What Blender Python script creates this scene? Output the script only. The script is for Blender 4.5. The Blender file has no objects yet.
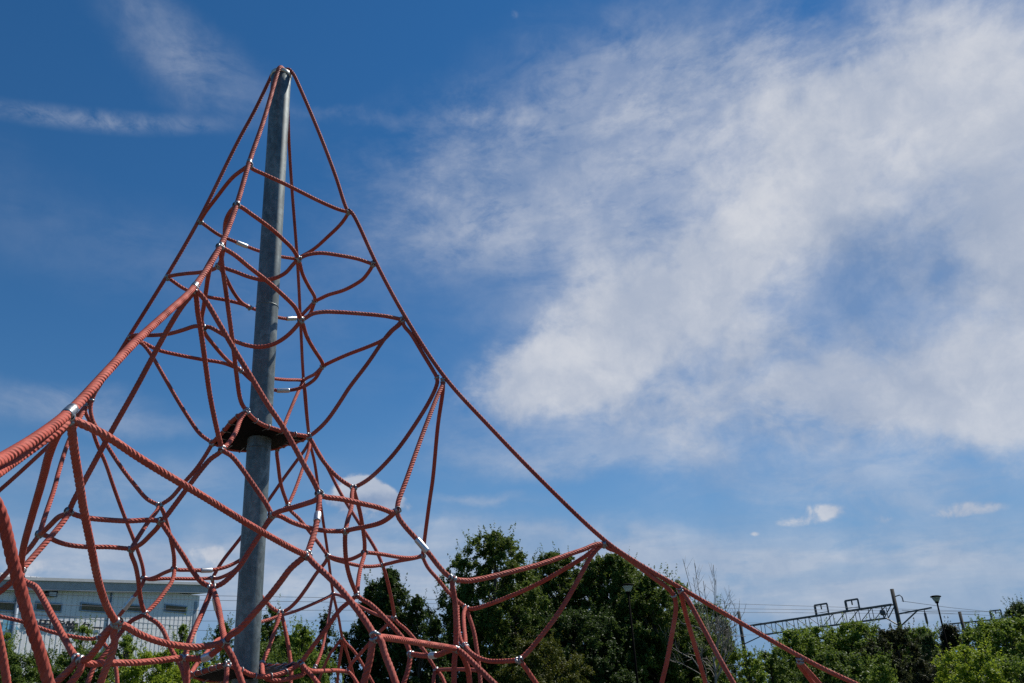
import bpy, math, random
import numpy as np
from mathutils import Vector, Matrix

random.seed(7); RNG = np.random.default_rng(11)
scene = bpy.context.scene
COL = scene.collection

# ------------------------------------------------------------------ camera
R_ = np.array([0.9998992781191063, 0.004904733349082168, -0.013318303482972173])
U_ = np.array([0.014192731128649888, -0.34554584953801576, 0.9382945338485996])
W_ = np.array([0.0, 0.9383890501587416, 0.3455806570717965])
EYE = np.array([0.0, 0.0, 1.5])
F, CX, CY = 779.59, 421.83, 402.66
cam = bpy.data.cameras.new('camera'); camo = bpy.data.objects.new('camera', cam); COL.objects.link(camo)
cam.sensor_width = 36.0; cam.lens = F / 1024 * 36
cam.shift_x = (512 - CX) / 1024; cam.shift_y = (CY - 341.5) / 1024
cam.clip_start = 0.05; cam.clip_end = 3000
M = Matrix.Identity(4)
for i in range(3):
    M[i][0] = R_[i]; M[i][1] = U_[i]; M[i][2] = -W_[i]; M[i][3] = EYE[i]
camo.matrix_world = M
scene.camera = camo

def at(x, y, d):
    """world point that lies at depth d metres along the line of sight measured on the survey photo"""
    return EYE + d * (W_ + (x - CX) / F * R_ - (y - CY) / F * U_)

# ------------------------------------------------------------------ object helpers
def mesh_obj(name, verts, faces, mat, parent=None, smooth=False, uv=None):
    me = bpy.data.meshes.new(name)
    verts = np.asarray(verts, dtype=np.float64)
    org = None
    if isinstance(faces, np.ndarray):
        n, k = faces.shape
        me.vertices.add(len(verts)); me.vertices.foreach_set('co', verts.astype(np.float32).ravel())
        me.loops.add(n * k); me.loops.foreach_set('vertex_index', faces.astype(np.int32).ravel())
        me.polygons.add(n); me.polygons.foreach_set('loop_start', np.arange(0, n * k, k, dtype=np.int32))
        me.update(calc_edges=True); me.validate()
    else:
        me.from_pydata([tuple(v) for v in verts], [], [tuple(f) for f in faces]); me.update()
    if uv is not None:
        l = me.uv_layers.new(name='UVMap')
        vi = np.empty(len(me.loops), dtype=np.int32); me.loops.foreach_get('vertex_index', vi)
        l.data.foreach_set('uv', np.asarray(uv)[vi].astype(np.float32).ravel())
    if smooth:
        me.polygons.foreach_set('use_smooth', np.ones(len(me.polygons), dtype=bool))
    if mat: me.materials.append(mat)
    o = bpy.data.objects.new(name, me); COL.objects.link(o)
    if parent is not None:
        o.parent = parent
        o.matrix_parent_inverse = parent_world(parent).inverted()
    return o

def parent_world(p):
    m = Matrix.LocRotScale(p.location, p.rotation_euler, p.scale)
    if p.parent is not None:
        m = parent_world(p.parent) @ p.matrix_parent_inverse @ m
    return m

def thing(name, label, cat, loc, group=None, kind=None):
    o = bpy.data.objects.new(name, None); o.empty_display_size = 0.2; COL.objects.link(o)
    o.location = tuple(float(v) for v in loc)
    tag(o, label, cat, group, kind)
    return o

def tag(o, label=None, cat=None, group=None, kind=None):
    if label: o['label'] = label
    if cat: o['category'] = cat
    if group: o['group'] = group
    if kind: o['kind'] = kind
    return o

class MB:
    """collects shapes into one mesh"""
    def __init__(s): s.v = []; s.f = []
    def add(s, v, f):
        b = len(s.v); s.v += [tuple(p) for p in v]; s.f += [tuple(i + b for i in q) for q in f]
    def box8(s, p):      # 4 bottom, 4 top
        s.add(p, [(3, 2, 1, 0), (4, 5, 6, 7), (0, 1, 5, 4), (1, 2, 6, 5), (2, 3, 7, 6), (3, 0, 4, 7)])
    def box(s, c, sx, sy, sz, ax=None):
        c = np.array(c, float)
        X, Y, Z = ax if ax is not None else np.eye(3)
        X, Y, Z = np.array(X) * sx / 2, np.array(Y) * sy / 2, np.array(Z) * sz / 2
        s.box8([c - X - Y - Z, c + X - Y - Z, c + X + Y - Z, c - X + Y - Z, c - X - Y + Z, c + X - Y + Z, c + X + Y + Z, c - X + Y + Z])
    def bar(s, a, b, w, h=None):
        a, b = np.array(a, float), np.array(b, float); h = h or w
        t = b - a; L = np.linalg.norm(t); t = t / L
        up = np.array([0, 0, 1.]) if abs(t[2]) < .9 else np.array([0, 1., 0])
        x = np.cross(t, up); x /= np.linalg.norm(x); y = np.cross(x, t)
        s.box((a + b) / 2, L, w, h, (t, x, y))
    def tube(s, pts, r, n=8, closed=False, caps=True):
        pts = np.array(pts, float); rr = np.full(len(pts), r) if np.isscalar(r) else np.array(r)
        v, fr = sweep(pts, closed)
        th = np.arange(n) * 2 * np.pi / n
        V = []
        for i in range(len(pts)):
            for a in th: V.append(pts[i] + rr[i] * (np.cos(a) * v[i] + np.sin(a) * fr[i]))
        Fc = []
        m = len(pts)
        for i in range(m if closed else m - 1):
            j = (i + 1) % m
            for k in range(n):
                k2 = (k + 1) % n
                Fc.append((i * n + k, i * n + k2, j * n + k2, j * n + k))
        if caps and not closed:
            Fc.append(tuple(range(n - 1, -1, -1))); Fc.append(tuple((m - 1) * n + k for k in range(n)))
        s.add(V, Fc)
    def lathe(s, prof, c, axis=(0, 0, 1), n=24, caps=True):
        c = np.array(c, float); a = np.array(axis, float); a /= np.linalg.norm(a)
        x = np.cross(a, [0, 1, 0] if abs(a[1]) < .9 else [1, 0, 0]); x /= np.linalg.norm(x); y = np.cross(a, x)
        V = []; Fc = []
        for (r, z) in prof:
            for k in range(n):
                t = 2 * np.pi * k / n
                V.append(c + a * z + r * (np.cos(t) * x + np.sin(t) * y))
        for i in range(len(prof) - 1):
            for k in range(n):
                k2 = (k + 1) % n
                Fc.append((i * n + k, i * n + k2, (i + 1) * n + k2, (i + 1) * n + k))
        if caps:
            Fc.append(tuple(range(n - 1, -1, -1))); Fc.append(tuple((len(prof) - 1) * n + k for k in range(n)))
        s.add(V, Fc)
    def build(s, name, mat, parent=None, smooth=False):
        return mesh_obj(name, s.v, s.f, mat, parent, smooth)

def sweep(pts, closed=False):
    """parallel-transport frames"""
    m = len(pts)
    if closed: T = np.roll(pts, -1, 0) - np.roll(pts, 1, 0)
    else: T = np.gradient(pts, axis=0)
    T /= np.maximum(np.linalg.norm(T, axis=1), 1e-9)[:, None]
    a = np.array([0, 0, 1.]) if abs(T[0][2]) < .9 else np.array([1., 0, 0])
    n = np.cross(T[0], a); n /= np.linalg.norm(n)
    N = np.empty_like(pts); N[0] = n
    for i in range(1, m):
        n = N[i - 1] - T[i] * (N[i - 1] @ T[i]); N[i] = n / max(np.linalg.norm(n), 1e-9)
    return N, np.cross(T, N)

def spline(P, step):
    """centripetal Catmull-Rom through P, resampled every step metres"""
    P = np.array(P, float)
    if len(P) == 2:
        L = np.linalg.norm(P[1] - P[0]); n = max(3, int(L / step) + 1)
        return P[0] + (P[1] - P[0]) * np.linspace(0, 1, n)[:, None]
    Q = np.vstack([2 * P[0] - P[1], P, 2 * P[-1] - P[-2]])
    out = []
    for i in range(1, len(Q) - 2):
        p0, p1, p2, p3 = Q[i - 1:i + 3]
        t0 = 0; t1 = t0 + max(np.linalg.norm(p1 - p0), 1e-6) ** .5; t2 = t1 + max(np.linalg.norm(p2 - p1), 1e-6) ** .5; t3 = t2 + max(np.linalg.norm(p3 - p2), 1e-6) ** .5
        t = np.linspace(t1, t2, 14, endpoint=False)[:, None]
        A1 = (t1 - t) / (t1 - t0) * p0 + (t - t0) / (t1 - t0) * p1
        A2 = (t2 - t) / (t2 - t1) * p1 + (t - t1) / (t2 - t1) * p2
        A3 = (t3 - t) / (t3 - t2) * p2 + (t - t2) / (t3 - t2) * p3
        B1 = (t2 - t) / (t2 - t0) * A1 + (t - t0) / (t2 - t0) * A2
        B2 = (t3 - t) / (t3 - t1) * A2 + (t - t1) / (t3 - t1) * A3
        out.append((t2 - t) / (t2 - t1) * B1 + (t - t1) / (t2 - t1) * B2)
    C = np.vstack(out + [P[-1:]])
    # light smoothing of digitising noise, keeping the ends
    for _ in range(10):
        C[1:-1] = .5 * C[1:-1] + .25 * (C[:-2] + C[2:])
    s = np.concatenate([[0], np.cumsum(np.linalg.norm(np.diff(C, axis=0), axis=1))])
    n = max(4, int(s[-1] / step) + 1); q = np.linspace(0, s[-1], n)
    return np.stack([np.interp(q, s, C[:, k]) for k in range(3)], 1)

# ------------------------------------------------------------------ materials
def new_mat(name):
    m = bpy.data.materials.new(name); m.use_nodes = True
    nt = m.node_tree; b = nt.nodes['Principled BSDF']
    return m, nt, b
def N(nt, t, **kw):
    n = nt.nodes.new(t)
    for k, v in kw.items():
        if k in n.inputs.keys() if isinstance(k, str) else False: n.inputs[k].default_value = v
        else: setattr(n, k, v)
    return n
def noise(nt, vec, scale, detail=4, rough=.55, dist=0.):
    n = nt.nodes.new('ShaderNodeTexNoise'); n.inputs['Scale'].default_value = scale; n.inputs['Detail'].default_value = detail
    n.inputs['Roughness'].default_value = rough; n.inputs['Distortion'].default_value = dist
    if vec is not None: nt.links.new(vec, n.inputs['Vector'])
    return n
def ramp(nt, fac, stops):
    r = nt.nodes.new('ShaderNodeValToRGB'); e = r.color_ramp.elements
    while len(e) < len(stops): e.new(.5)
    for i, (p, c) in enumerate(stops):
        e[i].position = p; e[i].color = (*c, 1) if len(c) == 3 else c
    nt.links.new(fac, r.inputs['Fac']); return r
def simple(name, col, rough=.6, metal=0., var=.15, scale=6., bump=0.):
    m, nt, b = new_mat(name)
    tc = nt.nodes.new('ShaderNodeTexCoord')
    n = noise(nt, tc.outputs['Object'], scale, 6, .6)
    lo = tuple(c * (1 - var) for c in col); hi = tuple(min(1, c * (1 + var)) for c in col)
    r = ramp(nt, n.outputs['Fac'], [(.3, lo), (.7, hi)])
    nt.links.new(r.outputs['Color'], b.inputs['Base Color'])
    b.inputs['Roughness'].default_value = rough; b.inputs['Metallic'].default_value = metal
    if bump:
        bp = nt.nodes.new('ShaderNodeBump'); bp.inputs['Strength'].default_value = bump; bp.inputs['Distance'].default_value = .01
        nt.links.new(n.outputs['Fac'], bp.inputs['Height']); nt.links.new(bp.outputs['Normal'], b.inputs['Normal'])
    return m

def rope_material():
    m, nt, b = new_mat('red_braided_rope')
    tc = nt.nodes.new('ShaderNodeTexCoord')
    n1 = noise(nt, tc.outputs['Object'], 2.3, 5, .6)
    n2 = noise(nt, tc.outputs['Object'], 190., 3, .65)
    n3 = noise(nt, tc.outputs['Object'], 7.5, 6, .7, .4)
    n4 = noise(nt, tc.outputs['Object'], 4.1, 5, .65, .2)
    r1 = ramp(nt, n1.outputs['Fac'], [(.3, (.41, .078, .055)), (.7, (.52, .125, .09))])
    r2 = ramp(nt, n2.outputs['Fac'], [(.25, (.74, .74, .74)), (.75, (1.12, 1.12, 1.12))])
    # sun-bleached and rubbed stretches, and grimy ones
    mb_ = nt.nodes.new('ShaderNodeMix'); mb_.data_type = 'RGBA'; nt.links.new(r1.outputs['Color'], mb_.inputs['A']); mb_.inputs['B'].default_value = (.56, .20, .155, 1)
    rb = ramp(nt, n3.outputs['Fac'], [(.50, (0, 0, 0)), (.74, (.75, .75, .75))]); nt.links.new(rb.outputs['Color'], mb_.inputs['Factor'])
    mg_ = nt.nodes.new('ShaderNodeMix'); mg_.data_type = 'RGBA'; nt.links.new(mb_.outputs['Result'], mg_.inputs['A']); mg_.inputs['B'].default_value = (.19, .052, .042, 1)
    rg = ramp(nt, n4.outputs['Fac'], [(.54, (0, 0, 0)), (.72, (.7, .7, .7))]); nt.links.new(rg.outputs['Color'], mg_.inputs['Factor'])
    mx = nt.nodes.new('ShaderNodeMix'); mx.data_type = 'RGBA'; mx.blend_type = 'MULTIPLY'; mx.inputs['Factor'].default_value = 1
    nt.links.new(mg_.outputs['Result'], mx.inputs['A']); nt.links.new(r2.outputs['Color'], mx.inputs['B'])
    nt.links.new(mx.outputs['Result'], b.inputs['Base Color'])
    b.inputs['Roughness'].default_value = .7
    b.inputs['Specular IOR Level'].default_value = .18
    # strand relief for the far ropes from the rope's own UV (u round, v along in metres)
    uv = nt.nodes.new('ShaderNodeUVMap'); uv.uv_map = 'UVMap'
    sp = nt.nodes.new('ShaderNodeSeparateXYZ'); nt.links.new(uv.outputs['UV'], sp.inputs[0])
    a = nt.nodes.new('ShaderNodeMath'); a.operation = 'MULTIPLY'; a.inputs[1].default_value = 4 * 2 * math.pi; nt.links.new(sp.outputs['X'], a.inputs[0])
    c = nt.nodes.new('ShaderNodeMath'); c.operation = 'MULTIPLY'; c.inputs[1].default_value = 2 * math.pi / .019; nt.links.new(sp.outputs['Y'], c.inputs[0])
    d = nt.nodes.new('ShaderNodeMath'); d.operation = 'SUBTRACT'; nt.links.new(a.outputs[0], d.inputs[0]); nt.links.new(c.outputs[0], d.inputs[1])
    e = nt.nodes.new('ShaderNodeMath'); e.operation = 'SINE'; nt.links.new(d.outputs[0], e.inputs[0])
    bp = nt.nodes.new('ShaderNodeBump'); bp.inputs['Strength'].default_value = .5; bp.inputs['Distance'].default_value = .0035
    nt.links.new(e.outputs[0], bp.inputs['Height']); nt.links.new(bp.outputs['Normal'], b.inputs['Normal'])
    return m

def galvanised():
    m, nt, b = new_mat('galvanised_steel')
    tc = nt.nodes.new('ShaderNodeTexCoord')
    mp = nt.nodes.new('ShaderNodeMapping'); mp.inputs['Scale'].default_value = (1, 1, .35); nt.links.new(tc.outputs['Object'], mp.inputs['Vector'])
    n1 = noise(nt, mp.outputs['Vector'], 11., 10, .72, .5)
    v = nt.nodes.new('ShaderNodeTexVoronoi'); v.inputs['Scale'].default_value = 38; nt.links.new(tc.outputs['Object'], v.inputs['Vector'])
    n3 = noise(nt, mp.outputs['Vector'], 60., 4, .7)
    r1 = ramp(nt, n1.outputs['Fac'], [(.32, (.085, .115, .12)), (.5, (.14, .172, .175)), (.66, (.24, .275, .27))])
    r2 = ramp(nt, v.outputs['Color'], [(.1, (.80, .80, .80)), (.9, (1.22, 1.22, 1.22))])
    mx = nt.nodes.new('ShaderNodeMix'); mx.data_type = 'RGBA'; mx.blend_type = 'MULTIPLY'; mx.inputs['Factor'].default_value = 1
    nt.links.new(r1.outputs['Color'], mx.inputs['A']); nt.links.new(r2.outputs['Color'], mx.inputs['B'])
    # pale scuffs
    r3 = ramp(nt, n3.outputs['Fac'], [(.63, (0, 0, 0)), (.72, (1, 1, 1))])
    mx2 = nt.nodes.new('ShaderNodeMix'); mx2.data_type = 'RGBA'; nt.links.new(mx.outputs['Result'], mx2.inputs['A']); mx2.inputs['B'].default_value = (.42, .44, .43, 1)
    ml = nt.nodes.new('ShaderNodeMath'); ml.operation = 'MULTIPLY'; ml.inputs[1].default_value = .45; nt.links.new(r3.outputs['Color'], ml.inputs[0]); nt.links.new(ml.outputs[0], mx2.inputs['Factor'])
    nt.links.new(mx2.outputs['Result'], b.inputs['Base Color'])
    b.inputs['Metallic'].default_value = .45
    rr = ramp(nt, n1.outputs['Fac'], [(.3, (.42,) * 3), (.7, (.62,) * 3)]); nt.links.new(rr.outputs['Color'], b.inputs['Roughness'])
    return m

MAT = dict(
    rope=rope_material(), pole=galvanised(),
    steel=simple('zinc_plated_clamp', (.33, .34, .35), .42, .9, .25, 60),
    alu=simple('aluminium_sleeve', (.62, .63, .64), .38, .8, .1, 40),
    mat=simple('black_rubber_mat', (.006, .006, .0065), .75, 0, .35, 40, .4),
    capm=simple('pole_cap_zinc', (.60, .58, .52), .4, .5, .15, 20),
)
def unit(v): return v / np.maximum(np.linalg.norm(v, axis=-1, keepdims=True), 1e-9)

MAT['mat'].node_tree.nodes['Principled BSDF'].inputs['Specular IOR Level'].default_value = .08
SUN_E, SKY_S, SKY_SAT, SKY_VAL, SKY_HUE, CLOUD, EXPO = 5.0, .09, 1.30, .93, .5, 8.7, 0.06
# ------------------------------------------------------------------ the rope climbing pyramid
ND = {  # knots of the net: where each sits in the surveyed photo and how far it is
'F1': (249.5, 165, 4.32), 'R1': (348.5, 212, 4.77), 'B1': (296.5, 259, 5.29), 'L1': (200, 221.5, 4.83),
'F2': (236.5, 205.5, 4.03), 'R2': (373, 264, 4.63), 'B2': (299.5, 320, 5.32), 'L2': (167.5, 277.5, 4.70),
'F3': (220, 247, 3.72), 'R3': (402, 320, 4.48), 'B3': (303, 380.5, 5.38), 'L3': (130.5, 338, 4.58),
'F4': (195, 290, 3.38), 'R4': (443, 381, 4.34), 'B4': (309.5, 441, 5.47), 'L4': (87, 405.5, 4.47),
'F5': (68, 418, 1.98), 'R5': (604, 544.5, 3.96), 'B5': (333, 594, 5.97),
'fr2': (298.5, 259, 4.39), 'rb2': (315, 301, 4.86), 'bl2': (249, 307, 4.88), 'lf2': (218.5, 266, 4.42),
'fr3': (301, 320, 4.21), 'rb3': (323, 366, 4.75), 'bl3': (240.5, 370, 4.79), 'lf3': (203.5, 327.5, 4.24),
'pF': (246.5, 411, 4.04), 'pR': (308.5, 436.5, 4.29), 'pB': (277.5, 448, 4.59), 'pL': (212.5, 443, 4.33),
'iF': (222, 449, 3.66), 'iR': (353.5, 488, 4.17), 'iB': (288, 505.5, 4.76), 'iL': (159.5, 505.5, 4.24),
'jF': (212, 587, 3.44), 'jR': (357, 595, 3.96), 'jB': (281, 612.5, 4.57), 'jL': (145, 614, 4.03),
'aFR': (319.5, 494, 3.21), 'aRF': (397, 510.5, 3.50), 'aRB': (422.5, 556, 4.60), 'aBR': (382.5, 565, 4.93),
'aBL': (212.5, 578, 5.00), 'aLB': (144, 578, 4.70), 'aLF': (39.5, 534, 3.60), 'aFL': (69, 511.5, 3.28),
'mFR': (272, 515, 3.53), 'mRF': (345.5, 531, 3.80), 'mRB': (364.5, 552.5, 4.33), 'mBR': (328, 556, 4.64),
'mBL': (248, 555, 4.68), 'mLB': (174, 569, 4.40), 'mLF': (131, 549, 3.86), 'mFL': (160.5, 521, 3.56),
'nFR': (307, 555, 2.87), 'nRF': (452.5, 578.5, 3.36), 'nRB': (466, 607.5, 4.49), 'nBR': (394, 618, 5.07),
'nBL': (227, 637, 5.10), 'nLB': (99.5, 637, 4.62), 'nFL': (21, 572, 2.94),
'qF': (227, 664.5, 3.61), 'qR': (301, 663.5, 3.87), 'qB': (262, 664, 4.18), 'qL': (190, 675, 3.91),
'cF': (225, 642.5, 2.85), 'cR': (456, 649, 3.25), 'mF': (117, 623, 2.50), 'mR': (519, 660, 3.72),
'hF': (184, 658, 2.95), 'gF': (78, 659, 2.55), 'xFR': (375, 637, 2.55), 'B6': (342, 637, 6.15),
'kB': (315, 667.5, 5.2), 'kM': (347, 671.5, 5.1), 'N2': (436, 670, 4.85), 's1': (411, 654, 3.6), 'cR2': (465.5, 646, 4.05),
'R6': (680, 590, 3.95), 'R7': (800, 660.5, 3.88),
}
RAD = .0112

def path(tokens):
    px = []
    for t in tokens:
        if isinstance(t, str): px.append(ND[t])
        else: px.append(tuple(t) + (None,) if len(t) == 2 else tuple(t))
    xy = np.array([p[:2] for p in px]); s = np.concatenate([[0], np.cumsum(np.hypot(*np.diff(xy, axis=0).T))])
    k = [i for i, p in enumerate(px) if p[2] is not None]
    inv = np.interp(s, s[k], [1 / px[i][2] for i in k])
    return [at(p[0], p[1], 1 / q) for p, q in zip(px, inv)], 1 / inv

def rope(name, tokens, r=RAD, parent=None, extra=None, lobes=True):
    P, dep = path(tokens)
    if extra is not None: P = P + [np.array(e, float) for e in extra]
    near = dep.min()
    pit, amp = (.0165, .17) if near < 3.0 else (.0155, .12)
    if near < 3.45: step, n, geo = .0026, 16, True
    elif near < 4.3: step, n, geo = .003, 12, True
    else: step, n, geo = .010, 10, False
    last = tokens[-1]
    if extra is None and not isinstance(last, str) and (last[1] > 686 or last[0] < 0):
        d = P[-1] - P[-2]; d /= np.linalg.norm(d); P = P + [P[-1] + d * .35, P[-1] + d * .7 + np.array([0, 0, -.03])]
    C = spline(P, step)
    A, B = sweep(C)
    m = len(C); s = np.concatenate([[0], np.cumsum(np.linalg.norm(np.diff(C, axis=0), axis=1))])
    th = np.arange(n + 1) * 2 * np.pi / n
    rad = np.full((m, n + 1), r)
    if geo:
        ph = 4 * th[None, :] - 2 * np.pi * s[:, None] / pit
        rad = r * (1.05 - amp * (1 - np.abs(np.sin(ph / 2))) ** 1.5)
    V = C[:, None, :] + rad[:, :, None] * (np.cos(th)[None, :, None] * A[:, None, :] + np.sin(th)[None, :, None] * B[:, None, :])
    uv = np.stack([np.broadcast_to(th / (2 * np.pi), (m, n + 1)), np.broadcast_to(s[:, None], (m, n + 1))], 2)
    i = np.arange(m - 1)[:, None] * (n + 1); k = np.arange(n)[None, :]
    Fc = np.stack([i + k, i + k + 1, i + k + 1 + n + 1, i + k + n + 1], 2).reshape(-1, 4)
    o = mesh_obj(name, V.reshape(-1, 3), Fc, MAT['rope'], parent, True, uv.reshape(-1, 2))
    ROPES.append((C, tokens))
    return o

ROPES = []
p_lo, p_hi = at(245.6, 668, 3.89), at(281.1, 76.5, 5.16)
axis = (p_hi - p_lo) / np.linalg.norm(p_hi - p_lo)
foot = p_lo + axis * (-p_lo[2] / axis[2])
NET = thing('rope_climbing_pyramid', 'tall red rope climbing net slung round a galvanised pole with two black mats', 'climbing net', foot)

# pole with its cap
PR = .0648
mb = MB(); mb.tube([foot + axis * t for t in np.linspace(0, np.linalg.norm(p_hi - foot), 60)], PR, 48)
pole = mb.build('pole', MAT['pole'], NET, True)
mb = MB(); mb.lathe([(.0655, -.02), (.069, -.018), (.0695, .004), (.066, .010), (.045, .013), (.02, .015)], p_hi + axis * .006, axis, 40)
cap = mb.build('pole_cap', MAT['capm'], pole, True)
mb = MB(); c = p_hi + axis * .02
mb.lathe([(.012, 0), (.012, .012), (.007, .013), (.007, .03), (.004, .033)], c, axis, 8)
mb.build('cap_bolt', MAT['steel'], cap)
for hz, hh in ((.9, .004), (2.75, .004), (3.62, .005)):
    mb = MB(); mb.lathe([(PR - .001, -hh), (PR + .0022, -hh * .4), (PR + .0022, hh * .4), (PR - .001, hh)], foot + axis * hz, axis, 40, caps=False); mb.build('weld_seam', MAT['pole'], pole, True)
mb = MB(); mb.lathe([(.17, 0), (.17, .016), (.09, .018), (.09, .05), (.066, .052)], foot, (0, 0, 1), 36)
for k in range(8):
    a = k * math.pi / 4; mb.lathe([(.014, 0), (.014, .03)], foot + np.array([.14 * math.cos(a), .14 * math.sin(a), .016]), (0, 0, 1), 6)
mb.build('base_flange', MAT['steel'], pole)

def ground_end(tok_in, tok_out, reach, z=0.0):
    """carry a rope on in the direction it leaves the last two knots until it meets its ground anchor"""
    a, b = path([tok_in, tok_out])[0]
    d = (b - a) / np.linalg.norm(b - a)
    h = np.array([d[0], d[1], 0]); h /= np.linalg.norm(h)
    e = b + h * reach; e[2] = z
    m = .5 * (b + e); m[2] += -.02
    return [m, e]

# --- the four corner ropes from the pole head to the ground anchors
topc = p_hi + axis * .022
def headp(x, y, d): return (x, y, d)
rope('corner_rope', [(283, 69, 5.15), (280.5, 67.3, 5.10), (278.6, 69, 5.07), (277, 74, 5.05), (263.5, 121), (249.5, 161, 4.33), 'F2', 'F3', (194.5, 286.5, 3.38), (169, 311), (133, 344), (103, 376), (69.5, 412, 1.98), (35, 438.5), (0, 460, 1.56), (-70, 504, 1.2)], RAD * 1.15, NET,
     ground_end((0, 460, 1.56), (-70, 504, 1.2), 1.2))
rope('corner_rope', [(284, 69.5, 5.17), (289, 69.5, 5.16), (293.3, 74, 5.15), (300, 88), (320, 135), (336, 177), 'R1', (350.5, 211, 4.77), (376, 263, 4.63), (405.5, 317.5, 4.48), (444.8, 377.5, 4.34), (487, 424), (545, 484), (606.5, 542, 3.96), (640, 564.5), (681.5, 588.5, 3.95), (740, 622.5), (801, 657, 3.88), (828, 671), (856, 684, 3.85), (930, 722, 3.8)], RAD, NET,
     ground_end((856, 684, 3.85), (930, 722, 3.8), 1.4))
rope('corner_rope', [(277.5, 70.5, 5.2), (273, 73, 5.2), (269.5, 80, 5.19), (255, 110), (237, 143), (198.5, 221, 4.83), (166.5, 276.5, 4.70), (129.5, 336, 4.58), (88, 403, 4.47), (58, 436.5), (29, 464), (0, 490, 4.35), (-80, 556, 4.2), (-190, 628, 4.1)], RAD, NET,
     ground_end((-80, 556, 4.2), (-190, 628, 4.1), 1.6))
rope('corner_rope', [(284, 69, 5.24), (286, 74, 5.28), (287, 84), (289, 142), (292, 190), (297.3, 259, 5.33), (300.5, 320, 5.36), (303.5, 380, 5.42), (309.5, 440, 5.51), (314.5, 462), (318.5, 490), (322.5, 517), (327.5, 551), (329.7, 569), (333, 593, 5.97), (338.5, 617), (342, 637, 6.15), (345.5, 648), (352, 670), (357, 690, 6.6)], RAD, NET,
     ground_end((352, 670, 6.4), (357, 690, 6.6), 2.0))
# doubled lengths beside the corner ropes
rope('net_rope', ['F3', (213, 257, 3.66), (204, 273), (196.5, 287), 'F4'], RAD, NET)
rope('net_rope', ['F4', (196.5, 299), (197.7, 312), (200.5, 329), (206, 368), (209.5, 393), (215, 421), (219, 438), 'iF'], RAD, NET)
rope('net_rope', ['R3', (404.5, 326.5), (411, 334), (422.5, 353), (432.5, 369.5), (437, 378, 4.35), (437, 384), (430.6, 399), (414.5, 425.5), (395.5, 452), (378, 471), (366, 481), 'iR'], RAD, NET)
rope('net_rope', ['L3', (129.5, 345), (119, 358), (103, 378), (92, 400, 4.46), (90.5, 409), (93, 421), (98, 430), (108, 447), (121, 467), (135.6, 486), (147, 499), 'iL'], RAD, NET)
rope('net_rope', ['B3', (305, 390), (306.8, 413), 'B4'], RAD, NET)
rope('net_rope', ['B4', (309.5, 447), (303, 467.5), (295, 490), 'iB'], RAD, NET)

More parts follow.
